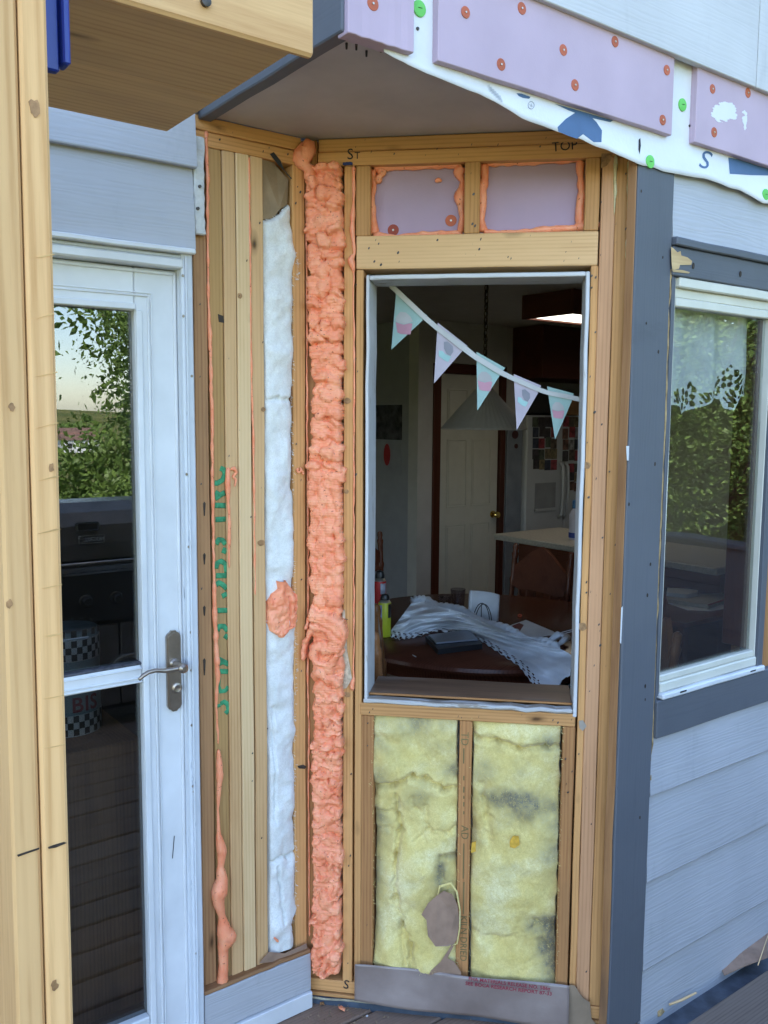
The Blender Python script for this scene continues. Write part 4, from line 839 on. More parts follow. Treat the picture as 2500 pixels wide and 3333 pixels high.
board('side_casing', dr, WA, cIn+.008, cIn+.013, dB, WA.z(-.4, 830, .03), .0285, .034, M_case, .002, 8)
hz = [WA.z(-.6, y, .02) for y in (846, 810, 795, 775)]
board('head_casing', dr, WA, dlu-.05, cIn, dT+.007, hz[0]+.001, -.06, .012, M_case, .003, 6)
board('head_casing', dr, WA, dlu-.05, cIn+.006, hz[0]+.0015, hz[1], -.04, .030, M_wpaint, .004, 6)
board('head_casing', dr, WA, dlu-.05, cOut-.002, hz[1]+.0005, hz[2], -.02, .022, M_case, .003, 6)
board('drip_cap', dr, WA, dlu-.06, cOut+.002, hz[2]+.0006, hz[3], -.004, .045, M_wpaint, .003, 10, .0008)
board('side_casing', dr, WA, dlu-.05, dlu-.003, dB, hz[0], -.06, .02, M_case, .003)
board('threshold', dr, WA, dlu-.05, cOut, DZ+.003, dB-.002, -.12, .05, M_nail, .004)
board('header_framing', dr, WA, dlu-.06, cOut-.001, hz[3]+.001, 2.46, -.10, -.005, M_oldred)
board('header_filler', dr, WA, -1.42, dlu-.051, DZ, hz[3], -.10, .0, M_oldred)
for (x, y) in [Dp(1290,333), Dp(1295,622), Dp(1355,1050), Dp(1318,1752), Dq(1333,280), Dq(1350,890), Dq(1353,1162), Dq(1355,1555), (617, 2550), (620, 2567), (628, 3090)]:
    u, z = WA.uz(x, y, .006); lathe('screw', dr, WA.P(u, z, .0055 if u < cIn else .028), [(.0038, 0), (.003, .0016)], M_brass, 8, axis=WA.n)
pl_u0, pl_u1 = WA.u(*Dq(1205, 1300), 0), WA.u(*Dq(1306, 1300), 0); pz0, pz1 = WA.z((pl_u0+pl_u1)/2, 1650+.4522*1470), WA.z((pl_u0+pl_u1)/2, 1650+.4522*890)
pc = (pl_u0+pl_u1)/2; pw = (pl_u1-pl_u0)/2
def arch(w_, za, zb, c=pc):
    L = [(c-w_, za+w_*.8)]+[(c-w_*.82, za+w_*.45), (c-w_*.45, za+w_*.22), (c-w_*.3, za), (c+w_*.3, za), (c+w_*.45, za+w_*.22), (c+w_*.82, za+w_*.45), (c+w_, za+w_*.8)]
    return L+[(2*c-u, za+zb-z) for u, z in L]
hp = poly('handle_plate', dr, [WA.P(u, z, -.003) for u, z in arch(pw, pz0, pz1)], M_brass, .008)
poly('plate_face', hp, [WA.P(u, z, .0025) for u, z in arch(pw*.86, pz0+.006, pz1-.006)], M_brass, .004)
lz = WA.uz(*Dq(1280, 1142), .04); pv = WA.P(*WA.uz(*Dq(1262, 1120), .01), .0)
lathe('lever_hub', hp, WA.P(pc-.002, WA.uz(*Dq(1262, 1120))[1], .004), [(.014, 0), (.0135, .006), (.009, .010), (.0085, .045), (.012, .050), (.0125, .062), (.006, .068)], M_brass, 18, axis=WA.n)
hubz = WA.uz(*Dq(1285, 1140), .055); hub = WA.P(pc-.002, WA.uz(*Dq(1262, 1120))[1], .056)
lv = [hub]+[WA.P(*WA.uz(*Dq(*p), .056), .056) for p in [(1235,1172), (1180,1180), (1120,1178), (1070,1190), (1030,1215), (1000,1245)]]
fine = []
for i in range(len(lv)-1): fine += [lv[i].lerp(lv[i+1], t) for t in (0, .5)]
fine.append(lv[-1]); tube('lever', hp, fine, [.0085]+[.0065]*3+[.0055]*7+[.0045]*2, M_brass, 10)
lathe('lock_cylinder', hp, WA.P(*WA.uz(*Dq(1268, 1300)), .004), [(.014, 0), (.014, .004), (.009, .006), (.009, .0075), (.002, .006)], M_brass, 16, axis=WA.n)
stain('scratch', dr, WA, [(570, 2724), (572, 2724), (566, 2798), (564, 2797)], M_ink, -.0070)
# ------------------------------------------------------------------ siding over the door
sw = thing('siding_wall', 'grey lap siding boards above the white door', 'siding', WA.P(-.9, 2.2, .02))
sE = WA.u(638, 600, .03); lapz = WA.z(-.5, 500, .03)
lapz = WA.uz(400, 503, .03)[1]
def lap(parent, w, ua, ub, za, zb, d0, m=M_sid, th=.009):
    """tapered lap board, butt edge proud at the bottom; local X along the board"""
    L, Hh = ub-ua, zb-za; c = w.P((ua+ub)/2, za, d0); M = frame(w.du, Vector((0, 0, 1)), w.du.cross(Vector((0, 0, 1))), c); n = 10; vs, fs = [], []
    s = 1 if w.du.cross(Vector((0, 0, 1))).dot(w.n) > 0 else -1
    for i in range(n+1):
        x = -L/2+L*i/n; j = random.gauss(0, .0007)
        vs += [(x, j, 0), (x, j, s*(th+.007)), (x, j+.003, s*(th+.0085)), (x, Hh, s*th*.35), (x, Hh, 0)]
    for i in range(n):
        for q in range(5): a = i*5+q; b = i*5+(q+1) % 5; fs.append((a, a+5, b+5, b))
    fs.append((4, 3, 2, 1, 0)); e = n*5; fs.append((e, e+1, e+2, e+3, e+4)); return mk('siding_board', vs, fs, m, parent, M)
lap(sw, WA, -1.9, sE, hz[3]+.002, lapz+.02, .006); lap(sw, WA, -1.9, sE+.003, lapz, lapz+.20, .0155); lap(sw, WA, -1.9, sE+.003, lapz+.18, lapz+.40, .010)
# ================================================================== BEAM AND POST
bz = 2.2
bm_ = thing('timber_beam', 'built up timber beam with sawn end above the door', 'beam', (-1.4, -.85, bz))
yF, yS, yM = on_z(546, 430, bz).y, on_z(727, 315, bz).y, on_z(957, 168, bz).y; xe = on_z(546, 430, bz).x; xe2 = on_z(940, 175, bz).x
box('ply', bm_, -2.6, xe, yS+.0008, yF, bz, bz+.24, M_beam, .003, 8, .0006); box('ply', bm_, -2.6, xe2, yM+.0008, yS-.0008, bz-.003, bz+.24, M_beam, .003, 8, .0006)
fe = on_z(1030, 152, bz-.003); fe_l = on_z(1003, 172, bz-.003)
box('face_ply', bm_, -2.6, fe_l.x+.01, fe_l.y, yM-.0008, bz-.006, bz+.24, M_beam, .004, 8, .0006)
bp = on_y(666, 8, fe_l.y); lathe('bolt', bm_, bp, [(.006, 0), (.0065, .006), (.003, .007)], M_nail, 12, axis=(0, -1, 0))
py = fe_l.y-.004
ps = thing('timber_post', 'doubled pine post standing close to the camera at the left edge', 'post', (on_y(93, 1400, py-.089).x, py-.04, DZ))
def post_ply(xt, xb, dep=.089, off=0):
    """two edges: pixel x at y=100 and at y=3200 for left and right side of the ply's front face"""
    yf = py-dep-off; vs = []
    zs = [DZ-.02, .5, 1.1, 1.7, 2.3, 2.9]
    L = []
    for q in (0, 1):
        a, b = on_y(xt[q], 100, yf), on_y(xb[q], 3200, yf); L.append((a, b))
    vs, fs = [], []
    for z in zs:
        pl_ = [a.lerp(b, (z-a.z)/(b.z-a.z)) for a, b in L]; x0, x1 = pl_[0].x+.0006, pl_[1].x-.0006; b = .0035
        for (x, y) in ((x0+b, yf), (x1-b, yf), (x1, yf+b), (x1, py-.001), (x0, py-.001), (x0, yf+b)): vs.append(Vector((x+random.gauss(0, .0002), y, z)))
    for i in range(len(zs)-1):
        for q in range(6): a = i*6+q; c = i*6+(q+1) % 6; fs.append((a, c, c+6, a+6))
    fs.append((5, 4, 3, 2, 1, 0)); e = (len(zs)-1)*6; fs.append(tuple(range(e, e+6)))
    c = Vector((sum(v.x for v in vs)/len(vs), yf, 1.4)); M = frame(Vector((0, 0, 1)), Vector((1, 0, 0)), Vector((0, 1, 0)), c); Mi = M.inverted()
    return mk('ply', [Mi @ v for v in vs], fs, M_post, ps, M)
post_ply((-42, 58), (50, 147)); post_ply((60, 157), (149, 239), off=.0015)
WP = Wall((0, py-.089, 0), (1, 0, 0), (0, -1, 0))
M_cut = plain('saw_mark', (.60, .38, .16), .8, var=.2)
for y in (827, 1020, 1210, 1375, 1548, 1720, 1900, 2060, 2260, 2420):
    xl = 98+.021*(y-800); stain('saw_mark', ps, WP, [(xl+random.uniform(0, 25), y+random.uniform(8, 20)), (xl+random.uniform(55, 80), y), (xl+80, y+2), (xl+35, y+12)], M_cut, .0018)
stain('burn_mark', ps, WP, [(55, 2782), (90, 2770), (128, 2758), (126, 2764), (85, 2778), (58, 2788)], M_burn, .0008); stain('burn_mark', ps, WP, [(154, 2755), (175, 2747), (206, 2738), (215, 2741), (180, 2756), (156, 2760)], M_burn, .0024)
for (x, y, r_) in [(110, 353, 17), (165, 1522, 9), (38, 1325, 9), (30, 1965, 9), (175, 3207, 12)]:
    u, z = WP.uz(x, y); s = .00037; poly('knot', ps, [WP.P(u+s*r_*math.cos(a)*random.uniform(.6, 1.15), z+s*r_*1.5*math.sin(a)*random.uniform(.7, 1.2), .0004 if x < 58+.026*y else .002) for a in np.linspace(0, 6.28, 12, endpoint=False)], M_knot, .0008)
bs = thing('clamp_bar', 'blue plastic strip hanging behind the post under the beam', 'plastic strip', on_y(185, 200, py+.012))
q0, q1 = on_y(150, 255, py+.02), on_y(201, 240, py+.02)
box('web', bs, q0.x-.02, q1.x-.008, py-.0005, py+.012, q1.z-.006, 2.6, M_blue, .002); box('flange', bs, q1.x-.0075, q1.x+.001, py-.012, py+.012, q1.z, 2.6, M_blue, .002)
# ================================================================== WALL C (front of the bay)
cw = thing('siding_wall', 'grey lap siding boards with slate corner board under the bay window', 'siding', (1.2, -.66, 0))
cL, cR = WC.u(1997, 2866), WC.u(2105, 2866)
board('corner_board', cw, WC, cL, cR, DZ+.004, 2.385, -.020, .0, M_trim, .003, 12, .0006)
board('raw_edge', cw, WC, cL-.004, cL-.0005, DZ+.004, 2.385, -.03, -.004, M_brown, .001, 16, .0012)
board('torn_edge', cw, WC, cR+.0005, cR+.0065, .70, 2.12, -.018, -.0016, M_osb, .001, 40, .0016)
lzs = [-.075, .125, .394, .651]
tops = [.15, .42, .676, .93]
for a, b in zip(lzs, tops): lap(cw, WC, cR+.001, 2.45, a, b, -.016, M_sid, .008)
lap(cw, WC, cR+.001, 2.45, 2.197, 2.40, -.016, M_sid, .008)
C7 = lambda a, b: (1800+.512*a, 2200+.512*b); C5 = lambda a, b: (1900+.4068*a, 500+.4068*b); C6 = lambda a, b: (1900+.452*a, 1300+.452*b)
for p in [C5(632,830), C5(597,1585), C5(500,1357), C5(460,300), C6(512,465), C6(480,1187), C6(458,1410), C6(325,755), C6(440,2065), C7(585,150), C7(552,900), C7(585,65)]:
    u, z = WC.uz(*p); k = random.uniform(.6, 1.1); poly('nail_hole', cw, [WC.P(u+.0045*k*math.cos(a)*.8, z+.006*k*math.sin(a), .0006) for a in np.linspace(0, 6.28, 10, endpoint=False)], M_burn, .0008)
for pts in [[C6(305,335),C6(325,335),C6(322,440),C6(310,440)], [C6(270,1500),C6(280,1490),C6(268,1760),C6(260,1750)]]: poly('paint_chip', cw, [WC.P(*WC.uz(*p), .0006) for p in pts], M_wpaint, .0008)
# the window
bwn = thing('bay_window', 'off white casement window with slate blue trim reflecting trees', 'window', (1.0, -.66, .9))
hz0, hz1 = 2.098, 2.192
board('head_trim', bwn, WC, cR+.0008, 1.75, hz0, hz1-.018, -.02, .006, M_trim, .003, 8)
board('drip_edge', bwn, WC, cR+.0008, 1.75, hz1-.0175, hz1+.004, -.02, .016, M_trim, .003, 8)
poly('bare_wood_chip', bwn, [WC.P(*WC.uz(*C5(*p), .0068), .0068) for p in [(700,745),(720,760),(750,790),(775,780),(780,815),(830,830),(868,860),(860,890),(770,890),(762,920),(710,930),(703,860)]], wood('bare_chip', (.62, .45, .24), (.45, .30, .15), 0), .0008)
poly('bare_wood_chip', bwn, [WC.P(*WC.uz(*C5(*p), .0068), .0068) for p in [(705,925),(790,932),(850,948),(840,958),(715,945)]], MATS['bare_chip'], .0008)
for p in [(875,898), (1252,963)]: u, z = WC.uz(*C5(*p), .006); poly('hole', bwn, [WC.P(u+.0055*math.cos(a), z+.0085*math.sin(a), .0072) for a in np.linspace(0, 6.28, 10, endpoint=False)], M_burn, .0008)
fl_ = WC.u(2189, 1300, .0); fr_ = WC.u(2481, 1600, -.01)
swL = WC.u(2184, 1029, .0)
board('side_trim', bwn, WC, cR+.007, fl_-.0005, .94, hz0-.0005, -.03, -.004, M_trim, .002, 8)
board('side_bead', bwn, WC, cR+.0070, cR+.0125, .93, hz0-.001, -.0038, .001, M_trim, .001, 8)
gl_, gr_ = fl_+.007, WC.u(2467, 1600, -.022); gz1 = WC.uz(2199+150, 1021, -.022)[1]; gz0 = WC.uz(2310, 2148, -.022)[1]
fb0 = WC.uz(2320, 2204, -.005)[1]
board('frame_stile', bwn, WC, fl_, gl_, fb0, hz0-.001, -.035, -.008, M_offw, .002, 4)
board('frame_stile', bwn, WC, gr_, fr_, fb0, hz0-.001, -.035, -.006, M_offw, .002, 4)
board('frame_outer', bwn, WC, fr_+.001, fr_+.03, fb0-.02, hz0-.001, -.06, .004, M_trim, .002, 4)
z4 = [hz0-.0015, hz0-.028, hz0-.055, gz1]
board('frame_head', bwn, WC, gl_+.0004, gr_-.0004, z4[1]+.0005, z4[0], -.035, .004, M_offw, .003, 4)
board('frame_head', bwn, WC, gl_+.0004, gr_-.0004, z4[2]+.0005, z4[1], -.035, -.012, M_offw, .003, 4)
board('sash_head', bwn, WC, gl_+.0004, gr_-.0004, z4[3], z4[2], -.035, -.005, M_offw, .003, 4)
zs2 = WC.uz(2320, 2175, -.005)[1]
board('sash_bottom', bwn, WC, gl_+.0004, gr_-.0004, zs2+.0005, gz0, -.035, -.007, M_offw, .003, 4)
board('frame_sill', bwn, WC, fl_, fr_, fb0, zs2, -.035, .0, M_offw, .003, 4)
board('sill_lip', bwn, WC, fl_-.004, fr_+.03, fb0-.018, fb0-.0005, -.035, .014, M_wpaint, .004, 6)
for x in (2215, 2440): u = WC.u(x, 2240, .014); board('weep_slot', bwn, WC, u, u+.03, fb0-.010, fb0-.005, .0136, .0145, M_ink, .0003, 1, 0)
board('sill_trim', bwn, WC, cR+.008, 2.0, .822, fb0-.019, -.02, .008, M_trim, .003, 10)
board('glass', bwn, WC, gl_+.0005, gr_-.0005, gz0+.0005, gz1-.0005, -.030, -.025, M_glass2, .0003, 1, 0)
board('inner_jamb', bwn, WC, gl_-.004, gl_+.0, gz0, gz1, -.12, -.0355, M_dtrim); board('inner_jamb', bwn, WC, gr_-.001, gr_+.012, gz0, gz1, -.12, -.0355, M_dtrim)
# debris in the gap between deck and bay
gp = thing('ledger_flashing', 'dark metal flashing in the gap between deck and bay wall', 'flashing', (1.2, -.69, DZ-.03))
box('sheet', gp, .5, 3.2, -.726, -.60, DZ-.05, DZ-.035, plain('ledger_metal', (.085, .10, .13), .4, .4, var=.4, scale=10), .002)
def lump(name, label, cat, pts, r, m, seed, wob=.3): 
    o = bead(label, WC, pts, r, .03, m, seed, name, wob=wob); tag(o, label, cat); return o
wl_ = thing('wood_splinter', 'rotten wood chunk lying below the lap siding', 'wood scrap', on_z(2200, 3260, DZ-.02))
v, f = tube_mesh([on_z(*C7(a, b), DZ-.01) for a, b in [(655,2150),(690,2090),(760,2050),(850,1985),(930,1930),(1020,1890)]], [.012,.017,.015,.014,.013,.010], 7)
mk('chunk', [p+Vector((random.gauss(0, .003), random.gauss(0, .003), random.gauss(0, .002))) for p in v], f, M_osb, wl_)
v, f = tube_mesh([on_z(*C7(a, b), DZ+.01) for a, b in [(740,2090),(820,2060),(910,2015)]], [.003,.004,.003], 6); mk('sliver', v, f, M_white, wl_)
poly('paper_scrap', None, [on_z(*C7(a, b), DZ+z) for a, b, z in [(1050,1830,0),(1180,1740,.02),(1367,1620,.03),(1367,1790,.03),(1210,1850,.01),(1090,1905,0)]], M_kraftd, .002); tag(bpy.data.objects['paper_scrap'], 'crumpled brown paper scrap under the lowest lap siding board', 'paper')
tag(tube('straw', None, [on_z(*C7(1303, 1840), DZ+.02), on_z(*C7(1367, 1650), DZ+.06)], .0016, M_white, 5), 'pale straw stalk sticking up beside the paper scrap', 'straw')
dbl = ['orange foam crumb on the deck below the foam column', 'larger dark twig on the sawdust in the corner', 'white crumb beside the deck board seam', 'orange foam crumb near the wood chunk']
for i, (x, y, r, m) in enumerate([(1110, 3290, .012, M_foam), (1050, 3270, .007, M_brown), (1195, 3310, .004, M_wpaint)]):
    p = on_z(x, y, DZ+.003); lab = dbl[i]
    v = [p+Vector((random.uniform(-1, 1)*r, random.uniform(-1, 1)*r, random.uniform(0, 1.3)*r)) for _ in range(14)]; bmx = bmesh.new(); [bmx.verts.new(q) for q in v]; bmesh.ops.convex_hull(bmx, input=bmx.verts[:]); bmx.verts.index_update()
    vv = [q.co.copy() for q in bmx.verts if q.link_faces]; 
    idx = {q: j for j, q in enumerate([q for q in bmx.verts if q.link_faces])}; ff = [[idx[q] for q in fc.verts] for fc in bmx.faces]; bmx.free()
    tag(mk(['foam_crumb', 'twig', 'crumb'][i], vv, ff, m), lab, 'debris')
sv, sf = [], []
for i in range(500):
    g = random.random(); p = Vector((random.gauss(.02, .10), random.gauss(-.10, .06), DZ+.004)) if g < .7 else Vector((random.uniform(-.5, .6), random.uniform(-.8, -.05), DZ+.004))
    if p.y > -p.x-.012 or p.y > -.04: continue
    s_ = random.uniform(.0007, .002); k = len(sv); a = random.uniform(0, 6); d = Vector((math.cos(a), math.sin(a), .2))*s_*1.8; e = Vector((-math.sin(a), math.cos(a), .3))*s_; sv += [p-d-e, p+d-e, p+d+e, p+Vector((0, 0, s_))]; sf += [(0+k, 1+k, 3+k), (1+k, 2+k, 3+k), (2+k, k, 3+k), (k, 2+k, 1+k)]
tag(mk('sawdust', sv, sf, plain('sawdust', (.30, .22, .14), .95, var=.4, scale=200)), kind='stuff')
# ================================================================== INSIDE
idr = thing('interior_door', 'cream six panel interior door with brass knob and dark trim', 'door', ((dL+dR)/2, PY, .03))
WI = Wall((0, PY, 0), (1, 0, 0), (0, -1, 0)); dTop = 2.07
board('slab', idr, WI, dL+.004, dR-.004, .035, dTop-.004, -.05, -.015, M_doorin, .002, 2)
wD = dR-dL
for (a, b) in ((.13, .46), (.54, .87)):
    for (z0, z1) in ((.20, .86), (1.00, 1.55), (1.66, 1.95)):
        x0, x1 = dL+wD*a, dL+wD*b
        board('panel', idr, WI, x0+.02, x1-.02, z0+.02, z1-.02, -.0148, -.009, M_doorin, .004, 1, 0)
        for q in ((x0, x1, z0, z0+.012), (x0, x1, z1-.012, z1), (x0, x0+.012, z0+.0125, z1-.0125), (x1-.012, x1, z0+.0125, z1-.0125)): board('panel_moulding', idr, WI, *q, -.0148, -.007, M_doorin, .003, 1, 0)
for q in ((dL-.075, dL, .03, dTop+.075), (dR, dR+.055, .03, dTop+.075)): board('trim', idr, WI, *q, -.03, .015, M_dtrim, .003, 2)
board('trim', idr, WI, dL+.0005, dR-.0005, dTop, dTop+.075, -.03, .015, M_dtrim, .003, 2)
kx = on_y(1607, 1674, PY); lathe('knob', idr, (kx.x, PY+.015, kx.z), [(.03, 0), (.03, .008), (.012, .012), (.012, .035), (.026, .045), (.03, .058), (.024, .07), (.004, .074)], M_gold, 18, axis=(0, -1, 0))
for z in (.4, 1.5): board('hinge', idr, WI, dL-.004, dL+.008, z, z+.09, -.014, -.003, M_black, .001, 1, 0)
cal = thing('wall_calendar', 'dark wall calendar with a red picture on the grey pantry side wall', 'calendar', (PX-.01, PY+.3, 1.5))
WPX = Wall((PX, 0, 0), (0, -1, 0), (-1, 0, 0))
c4 = [WPX.uz(x, y) for x, y in [(1222, 1318), (1310, 1318), (1308, 1547), (1214, 1540)]]; cu0, cu1 = (c4[0][0]+c4[3][0])/2, (c4[1][0]+c4[2][0])/2
zm = WPX.uz(1262, 1432)[1]; zt_, zb2 = WPX.uz(1265, 1318)[1], WPX.uz(1262, 1543)[1]
board('picture_page', cal, WPX, cu0, cu1, zm+.003, zt_, .001, .006, plain('calendar_picture', (.10, .10, .12), .5, var=.6, scale=12), .0005, 1, 0)
board('month_page', cal, WPX, cu0, cu1, zb2, zm, .001, .006, plain('calendar_page', (.34, .35, .40), .6, var=.1), .0005, 1, 0)
uc, zc_ = WPX.uz(1262, 1480)
poly('red_figure', cal, [WPX.P(uc+.045*math.cos(a), zc_+.09*math.sin(a), .0075) for a in np.linspace(0, 6.28, 14, endpoint=False)], plain('calendar_red', (.45, .04, .05), .6), .001)
# pendant lamp over the table
pe = on_z(1575, 1330, 1.76); pdist = Vector((1.42, .98))
q = ray(1575, 1398); tq = 4.55; pb = CAM+q*tq; pz = pb.z
pn = thing('pendant_lamp', 'wide pleated pendant shade hanging on a chain over the table', 'pendant lamp', (pb.x, pb.y, pz))
R_p = 138*tq/FPX; top_z = (CAM+ray(1565, 1262)*tq).z
sh = []
k_ = 96
vs, fs = [], []
for (fr, z) in ((1, 0), (.99, .008), (.60, (top_z-pz)*.5), (.17, top_z-pz)):
    for j in range(k_): a = 2*math.pi*j/k_; r = R_p*fr*(1+.012*(j % 2)); vs.append(Vector((pb.x+r*math.cos(a), pb.y+r*math.sin(a), pz+z)))
for i in range(3):
    for j in range(k_): a = i*k_+j; c = i*k_+(j+1) % k_; fs.append((a, c, c+k_, a+k_))
mk('shade', vs, fs, plain('shade_fabric', (.50, .47, .46), .8, var=.06), pn, solid=.002)
ch = []
zz = top_z
while zz < 2.47:
    i = len(ch); ring = [Vector((pb.x, pb.y, zz+.02))+Vector((.011*math.cos(t)*(i % 2), .011*math.cos(t)*(1-i % 2), .022*math.sin(t))) for t in np.linspace(0, 2*math.pi, 11)]
    ch.append(tube_mesh(ring, .0032, 5)); zz += .032
v, f = merge(ch); tag(mk('chain', v, f, plain('bronze_chain', (.10, .07, .04), .4, .5, .7), pn, smooth=True), kind='stuff')
tube('cord', pn, [Vector((pb.x+.006*math.sin(z*40), pb.y, z)) for z in np.arange(top_z-.02, 2.47, .03)], .003, M_black, 5)
# ceiling fluorescent fixture with dark wood frame
cf = thing('ceiling_light', 'fluorescent ceiling light in a dark wood frame', 'ceiling light', (3.2, 2.0, 2.47))
fz = 2.33; fa = on_z(1697, 1040, fz); xA, yA = fa.x, fa.y
xB, yB = xA+1.3, yA-.42-.0
box('diffuser', cf, xA+.025, xB-.025, yB+.025, yA-.025, fz+.012, fz+.05, M_lamp, .004)
for q in ((xA, xB, yA-.024, yA), (xA, xB, yB, yB+.024), (xA, xA+.024, yB+.0245, yA-.0245), (xB-.024, xB, yB+.0245, yA-.0245)): box('frame', cf, *q, fz, 2.474, M_dtrim, .003)
# refrigerator
FY = PY-.04
# counter edge runs along y
FR = thing('refrigerator', 'white side by side refrigerator covered with photos behind the counter', 'refrigerator', (4.5, FY, .03))
WF = Wall((0, FY, 0), (1, 0, 0), (0, -1, 0)); Fu = lambda x, y: WF.uz(x, y)
fL, fS = Fu(1705, 1500)[0], Fu(1832, 1500)[0]; fRr = fL+.92; fT = Fu(1780, 1352)[1]
box('cabinet', FR, fL, fRr, FY+.03, FY+.7, .04, fT-.01, M_fridge, .01)
board('freezer_door', FR, WF, fL, fS-.003, .08, fT, -.028, .03, M_fridge, .012, 1, 0); board('fridge_door', FR, WF, fS+.003, fRr, .08, fT, -.028, .03, M_fridge, .012, 1, 0)
G2 = lambda a, b: (1650+.2488*a, 1250+.2487*b)
for xz in (650, 715):
    u, _ = Fu(*G2(xz, 1300)); z0, z1 = Fu(*G2(xz, 1740))[1], Fu(*G2(xz, 1030))[1]
    tube('handle', FR, [WF.P(u, z0, .03), WF.P(u, z0+.03, .07), WF.P(u, (z0+z1)/2, .08), WF.P(u, z1-.03, .07), WF.P(u, z1, .03)], .014, M_fridge, 8)
d0, d1 = Fu(*G2(330, 1450)), Fu(*G2(600, 1450)); zt_, zb2 = Fu(*G2(460, 1290))[1], Fu(*G2(460, 1620))[1]
board('dispenser_recess', FR, WF, d0[0], d1[0], zb2, zt_, .0305, .034, plain('dispenser', (.30, .31, .33), .4), .002, 1, 0); board('dispenser_shelf', FR, WF, d0[0]-.01, d1[0], zb2-.025, zb2, .0305, .05, M_fridge, .003, 1, 0)
rd = random.Random(4)
cols = [(.05, .06, .10), (.14, .10, .08), (.40, .40, .42), (.20, .10, .08), (.06, .05, .06), (.35, .06, .08), (.10, .12, .09), (.25, .20, .12)]
pm = [plain('photo_%s' % n, c, .3, .4, var=.5, scale=25) for n, c in zip('abcdefgh', cols)]
def photos(x0, x1, y0, y1, nx, ny):
    for i in range(nx):
        for j in range(ny):
            a = G2(x0+(x1-x0)*i/nx, y0+(y1-y0)*j/ny); b = G2(x0+(x1-x0)*(i+.93)/nx, y0+(y1-y0)*(j+.93)/ny); p, q = Fu(*a), Fu(*b); g = rd.uniform(-.008, .008)
            board('photo', FR, WF, p[0]+g, q[0]+g, min(p[1], q[1])+g, max(p[1], q[1])+g, .0305, .0325+.002*rd.random(), rd.choice(pm), .0004, 1, 0)
photos(305, 625, 425, 1125, 4, 5); photos(700, 1000, 425, 1010, 4, 4); photos(770, 1000, 1040, 1400, 3, 3)
# cabinet side beside the fridge with magnets
wc = thing('pantry_cabinet', 'grey blue cabinet side panel left of the refrigerator', 'cabinet', (fL-.1, FY+.2, .03))
cL0 = Fu(1655, 1500)[0]
box('panel', wc, cL0, fL-.006, FY+.015, FY+.039, .03, Fu(1680, 1400)[1], plain('grey_panel', (.24, .27, .32), .5), .004)
for (a, b, r) in [(105, 662, .035), (118, 812, .02)]: u, z = WF.uz(*G2(a, b), -.015); lathe('magnet', wc, WF.P(u, z, -.0145), [(r, 0), (r, .006), (r*.6, .008)], plain('dark_magnet', (.08, .03, .035), .5), 16, axis=(0, -1, 0))
uc2 = thing('upper_cabinet', 'dark cluttered shelf cabinet above the refrigerator', 'cabinet', (4.4, FY+.3, fT+.1))
box('carcass', uc2, fL-.12, 5.19, FY-.3, FY+.3, fT+.30, 2.47, M_dtrim, .004)
box('basket', uc2, fL+.05, fL+.42, FY+.03, FY+.3, fT+.002, fT+.20, M_black, .02); box('box', uc2, fL+.5, fRr, FY+.03, FY+.3, fT+.002, fT+.17, M_brown, .01)
# counter
co_ = thing('kitchen_counter', 'speckled laminate counter peninsula in front of the refrigerator', 'counter', (3.3, 1.6, .03))
cz1 = .93; ca = on_z(1607, 1737, cz1); cb = on_z(1880, 1787, cz1)
box('worktop', co_, ca.x, ca.x+.66, .55, ca.y, cz1-.04, cz1, M_lam, .006); box('base', co_, ca.x+.12, ca.x+.62, .6, ca.y-.12, .03, cz1-.041, M_cherry, .004)
bot = on_z(1872, 1755, cz1); bo = thing('soap_bottle', 'white plastic bottle with blue cap on the counter', 'bottle', bot)
lathe('body', bo, bot, [(.040, 0), (.042, .02), (.042, .16), (.03, .19), (.018, .205)], plain('bottle_white', (.5, .5, .62), .4), 20); lathe('cap', bo, bot+Vector((0, 0, .2055)), [(.026, 0), (.025, .05), (.01, .055)], plain('cap_blue', (.05, .18, .42), .4), 16); lathe('label', bo, bot+Vector((0, 0, .012)), [(.0425, 0), (.0435, .004), (.0435, .03), (.0425, .034)], plain('label_blue', (.03, .06, .3), .5), 20)
